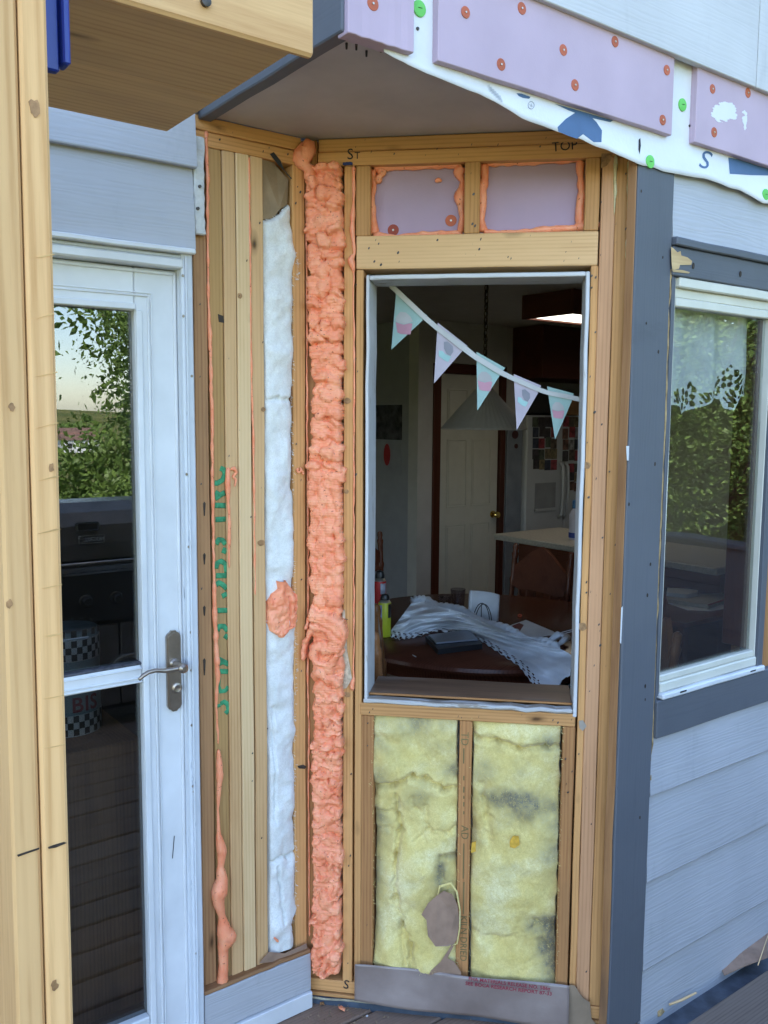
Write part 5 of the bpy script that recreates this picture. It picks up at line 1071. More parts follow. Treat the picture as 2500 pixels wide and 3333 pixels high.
# ------------------------------------------------------------------ table
TC, TR, TZ = Vector((1.46, .83, 0)), .73, .77
tb = thing('dining_table', 'round dark cherry dining table inside the window', 'table', (TC.x, TC.y, .03))
lathe('top', tb, (TC.x, TC.y, 0), [(TR-.05, TZ-.045), (TR-.01, TZ-.04), (TR, TZ-.026), (TR-.004, TZ-.012), (TR-.018, TZ-.006), (TR-.03, TZ), (.02, TZ)], M_cherry, 72)
lathe('apron', tb, (TC.x, TC.y, 0), [(TR-.12, TZ-.12), (TR-.11, TZ-.046)], M_cherry, 48); lathe('pedestal', tb, (TC.x, TC.y, 0), [(.28, .031), (.25, .07), (.08, .12), (.07, .3), (.11, .45), (.06, .6), (.12, TZ-.121)], M_cherry, 24)
def chair(label, p, ang, m, h=.97, w=.44):
    """p: centre of back at floor, ang: facing direction"""
    t = thing('dining_chair', label, 'chair', (p[0], p[1], .03)); fw = Vector((math.cos(ang), math.sin(ang), 0)); sd_ = Vector((-fw.y, fw.x, 0)); b = Vector((p[0], p[1], 0)); Zv = Vector((0, 0, 1))
    def post(s):
        base = b+sd_*s*w/2+fw*.02; tl = (Zv-fw*.10).normalized()
        pr = [(.016, .0), (.018, .4), (.02, .44), (.017, .47), (.021, .50), (.021, .52), (.015, .55), (.017, .70), (.022, .73), (.016, .75), (.018, .86), (.022, .89), (.015, .905), (.019, .925), (.017, .945), (.006, .955)]
        lathe('back_post', t, base+Vector((0, 0, .031)), [(r*.95, z*h/.99) for r, z in pr], m, 14, axis=tl)
    post(1); post(-1)
    tl = (Zv-fw*.10).normalized(); O = b+fw*.02+Vector((0, 0, .03))
    prof = [(-w/2+.01, .68), (-w/2+.06, .665), (-.05, .675), (.05, .675), (w/2-.06, .665), (w/2-.01, .68), (w/2-.01, .80), (w/2-.09, .86), (w/2-.14, .90), (0, .94), (-w/2+.14, .90), (-w/2+.09, .86), (-w/2+.01, .80)]
    poly('crest_rail', t, [O+sd_*s+tl*(z*h/.97) for s, z in prof], m, .022)
    prof2 = [(-w/2+.015, .50), (w/2-.015, .50), (w/2-.015, .535), (.06, .55), (-.06, .55), (-w/2+.015, .535)]; poly('lower_rail', t, [O+sd_*s+tl*(z*h/.97) for s, z in prof2], m, .02)
    for i in range(6): s = -w/2+w*(i+1)/7; lathe('spindle', t, O+sd_*s+tl*(.545*h/.97), [(.006, 0), (.010, .03), (.006, .06), (.010, .09), (.006, .125*h/.97)], m, 8, axis=tl)
    sp = [b+fw*x+sd_*y+Vector((0, 0, .47)) for x, y in ((.0, -.2), (.0, .2), (.1, .225), (.40, .23), (.44, .19), (.44, -.19), (.40, -.23), (.1, -.225))]; poly('seat', t, sp, m, .035)
    for x, y in ((.40, .19), (.40, -.19)): lathe('leg', t, b+fw*x+sd_*y+Vector((0, 0, .031)), [(.014, 0), (.02, .1), (.015, .2), (.022, .3), (.018, .42)], m, 10)
    return t
c1 = on_z(1613, 1772, .97); chair('dark carved dining chair at the back right of the round table', (c1.x+.11, c1.y-.21), math.pi, M_cherry)
c2 = on_z(1262, 1732, .97); chair('dark chair standing behind the spray cans by the pantry wall', (c2.x-.20, c2.y+.10), -math.pi*.5-.2, M_cherry)
chair('lighter oak chair just inside the window at the left jamb', (.57, .33), -.64, M_oak, 1.02)
c4_ = on_z(2310, 2010, .97); chair('oak chair seen through the lower part of the bay window', (c4_.x-.16, c4_.y+.16), math.pi*.75, M_oak)
# desk with books seen through the bay window
dk = thing('side_desk', 'dark side desk piled with books seen through the bay window', 'desk', (3.0, .8, .03))
box('top', dk, 2.3, 3.6, .33, .95, .725, .75, M_cherry, .004)
for x, y in ((2.34, .37), (3.56, .37), (2.34, .91), (3.56, .91)): box('leg', dk, x-.02, x+.02, y-.02, y+.02, .031, .724, M_cherry)
def flat(name, label, cat, pts, z, th, m): o = poly(name, None, [on_z(x, y, z+th/2) for x, y in pts], m, th); return tag(o, label, cat)
D4 = lambda a, b: (2100+.2486*a, 1700+.2486*b)
flat('loose_paper', 'white loose paper under the cream book on the desk', 'paper', [D4(*p) for p in [(300,1060),(560,1150),(860,1160),(1150,1110),(900,1050),(500,1010)]], .7505, .002, M_cloth)
bk = flat('book', 'cream book with a red spine on the side desk', 'book', [D4(*p) for p in [(280,960),(820,960),(1000,950),(1140,1000),(830,1110),(300,1030)]], .7535, .022, M_lam)
poly('red_spine', bk, [on_z(*D4(*p), z) for p, z in [((830,1112), .7535), ((1145,1005), .7535), ((1140,975), .78), ((825,1080), .78)]], plain('book_red', (.40, .05, .06), .6), .004)
flat('notebook', 'grey notebook lying on the cream book', 'book', [D4(*p) for p in [(290,880),(560,890),(690,910),(690,940),(540,970),(280,940)]], .777, .02, M_fridge)
# curtain with lace edge behind the bay window
cy = WC.O.y+.075
cur = thing('lace_curtain', 'white curtain with cut lace hem hanging behind the bay window glass', 'curtain', (1.0, cy, 1.7))
WK = Wall((0, cy, 0), (1, 0, 0), (0, -1, 0))
lowp = [(640,2010),(710,2015),(770,2030),(800,2085),(840,2060),(890,2045),(960,2015),(1000,1990),(1040,1960),(1110,1965),(1130,2040),(1180,2060),(1205,2000),(1230,1945),(1330,1945),(1345,2020),(1440,2060),(1480,2020),(1600,2000)]
upp = [(640,1900),(710,1900),(735,1880),(760,1960),(800,1880),(870,1820),(910,1900),(960,1920),(1030,1900),(1090,1800),(1180,1690),(1260,1790),(1340,1890),(1440,1910),(1600,1900)]
lu_, lz_ = zip(*[WK.uz(*C5(*p)) for p in lowp]); pu_, pz_ = zip(*[WK.uz(*C5(*p)) for p in upp])
uu = np.linspace(.70, 1.30, 220); zz_ = np.linspace(1.66, 2.07, 170); U, Zg = np.meshgrid(uu, zz_)
low = np.interp(U, lu_, lz_); up = np.interp(U, pu_, pz_)
cell = (np.sin(U*190+3*np.sin(Zg*60))*np.sin(Zg*150+2.5*np.sin(U*50)))
web = np.abs(np.sin((U+Zg)*420))*np.abs(np.sin((U-Zg)*420))
mask = (Zg > low) & ~((Zg < up) & (Zg > low+.010) & (cell > .12) & (web > .18))
H = .012*np.sin(U*38+1.5*fbm(U*6, Zg*2, 2, 3))+.008*(fbm(U*12, Zg*5, 3, 6)-.5)
hfield('cloth', cur, WK, U, Zg, H, mask, 0, M_lace)
# ------------------------------------------------------------------ things on the table
def onT(x, y, z=TZ+.001): return on_z(x, y, z)
def can(label, px, py_, h, r, body, top=M_black):
    p = onT(px, py_); t = thing('spray_can', label, 'spray can', p)
    lathe('body', t, p, [(r*.96, 0), (r, .006), (r, h*.80), (r*.97, h*.81)], body, 24); lathe('dome', t, p+Vector((0, 0, h*.8105)), [(r*.95, 0), (r*.7, h*.05), (r*.55, h*.06)], M_pin, 24); lathe('cap', t, p+Vector((0, 0, h*.871)), [(r*.72, 0), (r*.74, h*.05), (r*.55, h*.12), (r*.3, h*.13)], top, 18)
    return t, p
vw = (CAM-onT(1255, 2075)); vw.z = 0; vw.normalize(); sdv = Vector((-vw.y, vw.x, 0))
M_yel = plain('can_yellow', (.52, .56, .03), .35, .4, var=.05, bump=0); M_red = plain('can_red', (.50, .02, .02), .35, .4, var=.05, bump=0)
def wrapl(parent, p, r, a0, a1, z0, z1, m):
    vs, fs = [], []
    for i in range(9):
        a = a0+(a1-a0)*i/8; d = vw*math.cos(a)+sdv*math.sin(a)
        for rr in (r+.0006, r+.0002): vs += [p+d*rr+Vector((0, 0, z0)), p+d*rr+Vector((0, 0, z1))]
    for i in range(8): k = i*4; fs += [(k, k+4, k+5, k+1), (k+2, k+3, k+7, k+6), (k, k+2, k+6, k+4), (k+1, k+5, k+7, k+3)]
    return mk('label', vs, fs, m, parent, smooth=True)
t, p = can('yellow spray can with lavender label beside the left jamb', 1252, 2070, .185, .0275, M_yel); wrapl(t, p, .0275, -1.5, -.45, .012, .14, plain('label_lavender', (.33, .33, .55), .5, bump=0)); wrapl(t, p, .0275, .55, 1.4, .085, .145, M_black)
t, p = can('red spray can with pale label behind the yellow can', 1236, 2028, .245, .029, M_red); wrapl(t, p, .029, .1, 1.1, .14, .19, plain('label_grey', (.42, .43, .50), .5, bump=0))
def glass_cup(label, px, py_, h, r): p = onT(px, py_); o = lathe('drinking_glass', None, p, [(r*.75, 0), (r*.8, .004), (r, h), (r-.003, h), (r*.72, .008), (.001, .008)], M_cup, 24); tag(o, label, 'glass'); return o
glass_cup('larger tinted drinking glass behind the white cloth', 1490, 1992, .115, .037); glass_cup('smaller clear drinking glass left of the tinted one', 1448, 2000, .095, .032)
lp = thing('laptop', 'closed dark laptop with a silver edge lying under the white cloth', 'laptop', onT(1450, 2110))
LP = lambda z, L: [onT(x, y, z) for x, y in L]
poly('base', lp, LP(TZ+.014, [(1385, 2078), (1425, 2122), (1570, 2104), (1530, 2056)]), M_black, .022); poly('lid', lp, LP(TZ+.031, [(1395, 2068), (1420, 2094), (1555, 2082), (1525, 2050)]), plain('silver_edge', (.30, .33, .40), .3, .5, .5), .006)
nap = thing('napkin_holder', 'black wire napkin holder with white paper napkins', 'napkin holder', onT(1570, 2030))
a0 = onT(1530, 2030); a1 = onT(1612, 2022); ex = (a1-a0).normalized(); 
hh = .155
pts = []
for i in range(13): s = i/12; pts.append(a0.lerp(a1, s)+Vector((0, 0, hh*(1-.18*s*s)))+Vector((-.5, .5, 0))*.02*math.sin(s*5))
vs = []
for i, p in enumerate(pts): base = a0.lerp(a1, i/12)+Vector((-.5, .5, 0))*.02*math.sin(i/12*5+.5); vs += [base+Vector((0, 0, .002)), p]
mk('napkins', vs, [(2*i, 2*i+2, 2*i+3, 2*i+1) for i in range(12)], M_cloth, nap, smooth=True, solid=.018)
for q in (-.022, .0): 
    c = onT(1562, 2032); arc = [c+ex*(.045*math.cos(a)+q*.3)+Vector((-.02, -.03+q, .002+.105*math.sin(a))) for a in np.linspace(0, math.pi, 14)]; tube('wire', nap, arc, .0022, M_black, 6)
tube('wire', nap, [onT(1562, 2032)+Vector((-.02, -.03, .002)), onT(1562, 2032)+Vector((-.02, -.03, .105))], .002, M_black, 6)
flat('leaflet', 'white leaflet with a dark red picture on the table', 'paper', [(1635, 2045), (1712, 2018), (1800, 2055), (1815, 2065), (1700, 2080)], TZ+.001, .0015, M_cloth)
poly('red_picture', bpy.data.objects['leaflet'], [onT(x, y, TZ+.0035) for x, y in [(1645, 2045), (1690, 2028), (1705, 2034), (1690, 2058)]], plain('leaflet_red', (.16, .02, .03), .5), .0006)
tag(tube('rubber_ring', None, [onT(1692+5.5*math.cos(a), 2003+3*math.sin(a), TZ+.003) for a in np.linspace(0, 6.28, 14)], .0028, plain('ring_orange', (.8, .16, .08), .5), 6), 'small orange ring lying on the dark table', 'ring')
for i, dy in enumerate((0, 6)): tag(tube('cable', None, [onT(1812, 2066+dy), onT(1830, 2058+dy, TZ+.02), onT(1860, 2050+dy, TZ+.03), onT(1900, 2046+dy, TZ+.01)], .0022, M_wpaint, 6), ['upper white cable beside the cloth end', 'lower white cable beside the cloth end'][i], 'cable')
# white cloth valance lying over the table edge
vc = thing('cloth_valance', 'white curtain valance with lace hem dropped across the table', 'cloth', onT(1600, 2100))
rollpx = [(1340, 1962), (1385, 1958), (1430, 1975), (1500, 1992), (1560, 2018), (1640, 2050), (1700, 2072), (1760, 2090), (1815, 2108)]
rp = [onT(x, y, TZ+.055) for x, y in rollpx]; fine = []
for i in range(len(rp)-1): fine += [rp[i].lerp(rp[i+1], s/12) for s in range(12)]
fine.append(rp[-1]); n = len(fine)
rad = [.025*(1+.20*math.sin(i*2.1)+.2*(random.random()-.5)) for i in range(n)]; rad[0] = .006; rad[-1] = .010
fine = [p+Vector((0, 0, -.012*(i/n)+.008*math.sin(i*.23))) for i, p in enumerate(fine)]
tube('rod_pocket', vc, fine, rad, M_cloth, 14)
hem = [(1262, 2066), (1300, 2078), (1345, 2072), (1420, 2052), (1500, 2058), (1565, 2082), (1625, 2122), (1690, 2165), (1735, 2225), (1765, 2262), (1800, 2290)]
ns, nt = 170, 70
hx = np.interp(np.linspace(0, 1, ns), np.linspace(0, 1, len(hem)), [h[0] for h in hem]); hy = np.interp(np.linspace(0, 1, ns), np.linspace(0, 1, len(hem)), [h[1] for h in hem])
rl = rollpx+[(1850, 2125), (1905, 2165), (1960, 2260)]
rx = np.interp(np.linspace(0, 1, ns), np.linspace(0, 1, len(rl)), [h[0] for h in rl]); ry = np.interp(np.linspace(0, 1, ns), np.linspace(0, 1, len(rl)), [h[1] for h in rl])
V = []; keep = np.ones((nt, ns), bool)
for j in range(nt):
    t_ = j/(nt-1)
    for i in range(ns):
        zig = (6*abs(((i*.35) % 2)-1) if t_ > .97 else 0); x = rx[i]*(1-t_)+hx[i]*t_; y = ry[i]*(1-t_)+(hy[i]+zig)*t_; s = i/ns
        bmp = .055*(1-t_)**1.5+.075*float(fbm(s*9+t_*3, t_*3.2, 2, 14))*(1-t_**3)*(.4+.6*(1-s))
        z = TZ+.004+bmp
        for _ in range(5):
            p = on_z(x, y, z); ov_ = (Vector((p.x, p.y, 0))-TC).length-TR; z = TZ+.004+bmp-1.6*max(0, ov_)
        V.append(p)
        if .84 < t_ < .975 and math.sin(i*.9+2*math.sin(j*.4))*math.sin(j*1.3) > .35: keep[j, i] = False
F = [(j*ns+i, j*ns+i+1, (j+1)*ns+i+1, (j+1)*ns+i) for j in range(nt-1) for i in range(ns-1) if keep[j, i]]
mk('cloth', V, F, M_cloth, vc, smooth=True)
ek = [onT(x, y, TZ+.03) for x, y in [(1790, 2085), (1815, 2068), (1845, 2075), (1822, 2095)]]; tube('pocket_end', vc, ek, [.01, .018, .016, .008], M_cloth, 10)
tag(tube('paper_bit', None, [onT(1343, 2132), onT(1354, 2138)], .002, M_cloth, 5), 'tiny white paper bit on the table top', 'paper')
# ------------------------------------------------------------------ bunting in the window opening
bt = thing('bunting', 'pastel cupcake pennant bunting strung across the window opening', 'bunting', WB.P(.45, 1.9, -.14))
ZZ = lambda a, b: (1150+.4822*a, 850+.4822*b)
bd = -.14
M_tape = plain('ribbon_tape', (.50, .50, .50), .6, var=.08); M_mint = plain('mint_paper', (.30, .44, .43), .7, var=.06, scale=20); M_lil = plain('lilac_paper', (.45, .40, .47), .7, var=.06, scale=20)
M_pinkp = plain('pink_print', (.50, .26, .34), .7, bump=0); M_gp = plain('grey_print_dark', (.27, .27, .32), .7, bump=0); M_wp = plain('frosting_print', (.44, .43, .44), .7, bump=0)
def pp_(a, b, off=0): return WB.P(*WB.uz(*ZZ(a, b), bd+off), bd+off)
tape = [((212,140),(265,150),.0),((238,172),(300,180),0),((480,390),(520,375),0),((560,465),(570,425),0),((740,605),(770,575),0),((820,665),(830,625),0),((990,765),(1010,735),0),((1085,810),(1090,775),0),((1255,885),(1268,850),0),((1320,905),(1325,868),0),((1480,940),(1490,905),0),((1515,948),(1515,912),0)]
vs = []
low_ = [(238,172),(480,400),(560,468),(740,607),(820,665),(990,768),(1085,812),(1255,885),(1320,905),(1480,938),(1530,950)]; upr = [(262,148),(500,372),(578,440),(770,578),(838,634),(1012,740),(1095,782),(1265,855),(1325,876),(1490,908),(1530,916)]
for a, b in zip(low_, upr): vs += [pp_(*a, .004), pp_(*b, .004)]
mk('ribbon', vs, [(2*i, 2*i+2, 2*i+3, 2*i+1) for i in range(len(low_)-1)], M_tape, bt, solid=.0012)
poly('tape_tab', bt, [pp_(*p, .006) for p in [(212,138),(228,134),(262,150),(240,175)]], M_tape, .0008)
pens = [((290,205),(500,368),(468,400),(257,597),M_mint,0), ((570,415),(770,572),(738,605),(545,825),M_lil,1), ((832,612),(1025,720),(990,770),(837,1010),M_mint,0), ((1083,762),(1268,840),(1250,885),(1103,1140),M_lil,1), ((1308,845),(1488,893),(1478,938),(1362,1205),M_mint,0)]
for i, (A_, B_, C_, T_, m, kind) in enumerate(pens):
    pn_ = poly('pennant', bt, [pp_(*A_), pp_(*T_), pp_(*C_), pp_(*B_)], m, .0008)
    cx = (A_[0]*.36+C_[0]*.34+T_[0]*.30); cyy = (A_[1]*.36+C_[1]*.34+T_[1]*.30); k = .95 if i == 0 else .82 if i < 3 else .7
    wv_ = .0
    if kind == 0:
        poly('cupcake_cup', pn_, [pp_(cx+k*a, cyy+k*b, .0012) for a, b in [(-58,20),(-40,30),(0,42),(40,32),(62,34),(48,110),(20,112),(-20,108),(-44,98)]], M_pinkp, .0006); poly('frosting', pn_, [pp_(cx+k*a, cyy+k*b, .0012) for a, b in [(-58,15),(-50,-20),(-25,-48),(15,-45),(48,-15),(64,20),(40,28),(0,38),(-40,24)]], M_wp, .0006)
    else:
        poly('cupcake_cup', pn_, [pp_(cx+k*a, cyy+k*b, .0012) for a, b in [(-50,0),(-20,5),(0,30),(50,50),(25,95),(-10,80),(-52,45)]], plain('teal_print', (.34, .55, .56), .7, bump=0), .0006); poly('frosting', pn_, [pp_(cx+k*a, cyy+k*b, .0015) for a, b in [(-10,-70),(20,-75),(65,-35),(68,10),(45,45),(15,30),(-8,-15)]], M_gp, .0006)
# ------------------------------------------------------------------ behind the door glass
cb_ = thing('laundry_cabinet', 'dark low cabinet standing behind the door glass', 'cabinet', (-.9, .5, .03))
kt_ = on_y(250, 2380, .36); tin = thing('biscuit_tin', 'checker rimmed dog biscuit tin seen through the door glass', 'tin', (kt_.x-.05, .40, kt_.z))
tz0, tz1 = kt_.z, on_y(250, 2052, .36).z; tc = Vector((on_y(222, 2200, .40).x, .40, tz0)); tr = .088
box('carcass', cb_, tc.x-.5, tc.x+.14, .2, .7, .031, tz0-.002, M_brown, .006)
lathe('body', tin, tc, [(tr*.97, 0), (tr, .004), (tr, tz1-tz0), (tr*.95, tz1-tz0+.004), (.01, tz1-tz0+.004)], plain('tin_blue', (.30, .40, .46), .4), 36)
sq = []
for (zb_, rows) in ((tz1-tz0-.075, 3), (.004, 3), (tz1-tz0-.008, 1)):
    for r in range(rows):
        for j in range(36):
            if (j+r) % 2: continue
            a, b = 2*math.pi*j/36, 2*math.pi*(j+1)/36; R_ = tr+.0012
            q = [tc+Vector((R_*math.cos(t), R_*math.sin(t), zb_+r*.019+dz)) for t, dz in ((a, 0), (b, 0), (b, .019), (a, .019))]; sq.append((q, [(0, 1, 2, 3)]))
lathe('rim_band', tin, tc+Vector((0, 0, tz1-tz0-.077)), [(tr+.0006, 0), (tr+.0006, .062)], M_wpaint, 36); lathe('rim_band', tin, tc+Vector((0, 0, .002)), [(tr+.0006, 0), (tr+.0006, .06)], M_wpaint, 36)
v, f = merge(sq); tag(mk('checker_squares', v, f, M_black, tin), kind='stuff')
tv = (CAM-tc); tv.z = 0; tv.normalize()
for s_, z_, m, off in (('D', .155, M_bink, .25), ('o', .155, M_bink, .62), ('B', .09, M_rink, .25), ('I', .09, M_rink, .56), ('S', .09, M_rink, .82)):
    d = Vector((tv.x*math.cos(off)-tv.y*math.sin(off), tv.x*math.sin(off)+tv.y*math.cos(off), 0)); e = Vector((-d.y, d.x, 0)); text('lettering', tin, s_, .06, tc+d*(tr+.0015)+Vector((0, 0, z_)), e, (0, 0, 1), m, .0006, bold=.001)
rg = on_z(330, 2500, .05); tag(poly('floor_mat', None, [on_z(x, y, .036) for x, y in [(240, 2420), (300, 2440), (480, 2900), (470, 3050), (240, 2700)]], plain('mat_grey', (.30, .31, .34), .9), .006), 'pale grey mat on the floor behind the door glass', 'mat')
tag(tube('red_tube', None, [on_z(320, 2455, .07), on_z(445, 2520, .07)], .022, plain('tube_red', (.28, .03, .05), .4), 12), 'dark red tube lying on the floor mat', 'tube')
hu = thing('added_dark_screen', 'added black screen darkening the view through the door glass', 'cabinet', (-.95, 1.45, .03))  # added block with door fronts, keeps the view through the glass dark
box('carcass', hu, -2.2, .32, 1.25, 1.7, .031, 2.2, M_black, .006)
for a in (-2.19, -1.35, -.51): box('cabinet_door', hu, a, a+.83, 1.23, 1.249, .06, 2.18, M_black, .005)
# ================================================================== OUTSIDE, seen in the glass
gr = thing('gas_grill', 'dark gas grill with steel bezel and logo plate reflected in the door', 'grill', (.45, -2.9, DZ))
GY = -2.62; M_gr = plain('grill_enamel', (.22, .20, .18), .32, .5, .2, var=.2, scale=6); M_st = plain('grill_steel', (.45, .43, .40), .25, .5, 1, bump=.02); M_grd = plain('grill_black', (.06, .055, .05), .3, .5)
g0, g1 = -.22, 1.02; prof = [(GY-.0, .93), (GY+.012, 1.02), (GY-.0, 1.12), (GY-.05, 1.19), (GY-.16, 1.235), (GY-.40, 1.235), (GY-.5, 1.15), (GY-.52, .93)]
vs = [Vector((x, y, z)) for x in (g0, g1) for y, z in prof]; k = len(prof); fs = [(i, (i+1) % k, (i+1) % k+k, i+k) for i in range(k)]+[tuple(range(k-1, -1, -1)), tuple(range(k, 2*k))]
lid = mk('lid', vs, fs, M_gr, gr)
WG = Wall((0, GY, 0), (1, 0, 0), (0, 1, 0))
def rfl(x, y, yy): 
    q = ray(x, y); q = Vector((q.x, -q.y, q.z)); c = Vector((CAM.x, -CAM.y, CAM.z)); return c+q*((yy-c.y)/q.y)
e0, e1 = rfl(255, 1734, GY+.01), rfl(333, 1700, GY+.01); ec = (e0+e1)/2; ew, eh = abs(e1.x-e0.x)/2, abs(e1.z-e0.z)/2
rect = lambda w_, h_, y: [(ec.x+w_*a, y, ec.z+h_*b) for a, b in ((-1,-.7),(-.85,-1),(.85,-1),(1,-.7),(1,.7),(.85,1),(-.85,1),(-1,.7))]
mk('bezel_face', *tube_mesh([(ec.x, GY+.006, ec.z), (ec.x, GY+.016, ec.z)], .001, 4), M_grd, lid)
poly('bezel', lid, rect(ew, eh, GY+.017), M_st, .012); poly('thermometer_window', lid, rect(ew*.8, eh*.72, GY+.025), M_grd, .006)
l0, l1 = rfl(268, 1768, GY+.014), rfl(350, 1750, GY+.014); lc = (l0+l1)/2; lw = abs(l1.x-l0.x)/2*1.02; lh = .020
poly('logo_plate', lid, [(lc.x+a*lw, GY+.0165, lc.z+b*lh) for a, b in ((-1,-1),(1,-1),(1,1),(-1,1))], M_grd, .006)
for a, b, c, d in ((-1,-1,1,-1), (-1,1,1,1), (-1,-1,-1,1), (1,-1,1,1)): tube('logo_border', lid, [(lc.x+a*lw, GY+.020, lc.z+b*lh), (lc.x+c*lw, GY+.020, lc.z+d*lh)], .0016, M_pin, 4)
text('logo_lettering', lid, 'NEXGRILL', .030, (lc.x+lw*.20, GY+.0205, lc.z-.001), (-1, 0, 0), (0, 0, 1), M_wpaint, .0005, bold=.0006, sx=.78)
for q in [((-.95, -.6), (-.62, -.6)), ((-.95, -.6), (-.98, .5)), ((-.62, -.6), (-.6, .5)), ((-.98, .5), (-.6, .5)), ((-.9, .1), (-.68, .1)), ((-.9, .75), (-.68, .75))]: tube('logo_mark', lid, [(lc.x+q[0][0]*lw, GY+.021, lc.z+q[0][1]*lh), (lc.x+q[1][0]*lw, GY+.021, lc.z+q[1][1]*lh)], .0014, M_pin, 4)
hzv = rfl(320, 1838, GY+.05).z; tube('lid_handle', lid, [(g0+.1, GY+.05, hzv), (g1-.1, GY+.05, hzv)], .012, M_st, 12)
for x in (g0+.12, g1-.12): tube('handle_post', lid, [(x, GY, hzv), (x, GY+.05, hzv)], .01, M_st, 8)
box('control_panel', gr, g0, g1, GY-.10, GY+.03, .58, .915, M_grd, .01); box('steel_strip', gr, g0+.02, g1-.02, GY+.0305, GY+.036, .855, .895, M_st, .002)
for i in range(20): box('vent_slot', gr, g0+.06+i*.057, g0+.095+i*.057, GY+.0363, GY+.0375, .868, .874, M_black, .0004)
for xk in np.arange(-.14, 1.0, .168):
    kb_ = lathe('knob', gr, (xk+.016, GY+.031, rfl(375, 1957, GY+.06).z), [(.034, 0), (.034, .006), (.026, .01), (.024, .034), (.02, .038), (.004, .038)], M_grd, 20, axis=(0, 1, 0)); lathe('knob_ring', kb_, (xk+.016, GY+.0312, rfl(375, 1957, GY+.06).z), [(.038, 0), (.038, .004), (.034, .006)], M_st, 20, axis=(0, 1, 0))
box('firebox', gr, g0+.02, g1-.02, GY-.5, GY-.101, .58, .929, M_grd, .01); box('cabinet', gr, g0+.05, g1-.05, GY-.45, GY+.0, DZ+.10, .579, M_grd, .006)
for a, b in ((g0+.07, .395), (.405, g1-.07)): d_ = box('cabinet_door', gr, a, b, GY+.001, GY+.02, DZ+.13, .56, M_gr, .006); box('door_handle', d_, (a+b)/2-.1, (a+b)/2+.1, GY+.021, GY+.04, .50, .515, M_st, .004)
for a, b in ((g0-.34, g0-.003), (g1+.003, g1+.34)): box('side_shelf', gr, a, b, GY-.45, GY, .86, .90, M_gr, .008)
for x in (g0+.1, g1-.1):
    for y in (GY-.05, GY-.4): lathe('caster', gr, (x-.015, y, DZ+.053), [(.05, 0), (.05, .03)], M_black, 16, axis=(1, 0, 0))
# deck side wall reflected in the bay window
rl_ = thing('deck_railing', 'weathered grey board railing at the far end of the deck', 'railing', (3.36, -3, DZ))
M_rail = plain('painted_rail', (.10, .10, .115), .6)
for i in range(4): box('rail_board', rl_, 3.34, 3.365, -5.2, -.9, DZ+.02+i*.253, DZ+.272+i*.253, M_rail, .002, 6)
for y in (-5.1, -3.7, -2.3, -1.0): box('rail_post', rl_, 3.367, 3.455, y-.045, y+.045, DZ-1.5, .982, M_grey, .004)
box('rail_cap', rl_, 3.30, 3.47, -5.2, -.9, .984, 1.01, M_rail, .004)
# leafy trees
def leafmat(name, a, b):
    t = NT(name, .5, .35); oi = t.n('Attribute', attribute_name='tint'); c = t.mix(a, b, oi.outputs['Fac']); t.col(c); tr = t.n('BsdfTranslucent'); t.l(c, tr.inputs[0]); ms = t.n('MixShader'); ms.inputs[0].default_value = .35
    t.l(t.b.outputs[0], ms.inputs[1]); t.l(tr.outputs[0], ms.inputs[2]); t.l(ms.outputs[0], t.t.nodes['Material Output'].inputs[0]); return t.m
M_leaf = leafmat('leaf_green', (.045, .10, .02), (.20, .30, .07)); M_bark = plain('bark', (.10, .075, .055), .9, var=.4, scale=30)
def tree(label, loc, h, cr, nclump, nleaf, ls, seed, trunk=True, low=.25, name='tree'):
    g = np.random.default_rng(seed); t = thing(name, label, 'tree' if trunk else 'shrub', loc); L = Vector(loc)
    cc = g.normal(size=(nclump, 3)); cc /= np.linalg.norm(cc, axis=1)[:, None]; cc *= (g.random((nclump, 1))**.4); cc *= np.array([cr, cr, h*(1-low)/2]); cc[:, 2] += h*(low+(1-low)/2)
    ci = g.integers(0, nclump, nleaf); rr = g.normal(size=(nleaf, 3))*np.array([.17, .17, .14])*cr*1.1; P = cc[ci]+rr+np.array(loc)
    a = g.normal(size=(nleaf, 3)); a /= np.linalg.norm(a, axis=1)[:, None]; b = np.cross(a, g.normal(size=(nleaf, 3))); b /= np.linalg.norm(b, axis=1)[:, None]; s = ls*g.uniform(.6, 1.3, (nleaf, 1))
    V = np.stack([P-a*s, P-b*s*.45, P+a*s, P+b*s*.45], 1).reshape(-1, 3); F = np.arange(nleaf*4).reshape(-1, 4)
    me = bpy.data.meshes.new('crown'); me.from_pydata(V.tolist(), [], F.tolist()); at = me.attributes.new('tint', 'FLOAT', 'FACE'); tv_ = np.clip(.5*g.random(nleaf)+.6*g.random(nclump)[ci], 0, 1); at.data.foreach_set('value', tv_.astype(np.float32)); me.materials.append(M_leaf)
    link(bpy.data.objects.new('crown', me), t, Matrix.Identity(4))
    if trunk:
        parts = [tube_mesh([L+Vector((0, 0, -.1)), L+Vector((.05, .04, h*.3)), L+Vector((-.04, .1, h*.6)), L+Vector((.0, .05, h*.85))], [cr*.07, cr*.055, cr*.035, cr*.012], 8)]
        for i in range(0, nclump, max(1, nclump//22)): q = Vector(cc[i])+L; s0 = L+Vector((0, .05, min(h*.7, max(h*.15, cc[i][2]*.6)))); parts.append(tube_mesh([s0, s0.lerp(q, .5)+Vector((0, 0, -.05*h*.3)), q], [cr*.028, cr*.016, cr*.005], 6))
        v, f = merge(parts); mk('trunk', v, f, M_bark, t, smooth=True)
    return t
tree('tall leafy tree mirrored on the right side of the door glass', (4.5, -9.2, -1.6), 8.5, 1.65, 150, 70000, .038, 1, True, .08)
tree('second tree behind the tall one beyond the deck', (5.6, -11.5, -1.6), 9.0, 2.2, 60, 12000, .10, 2)
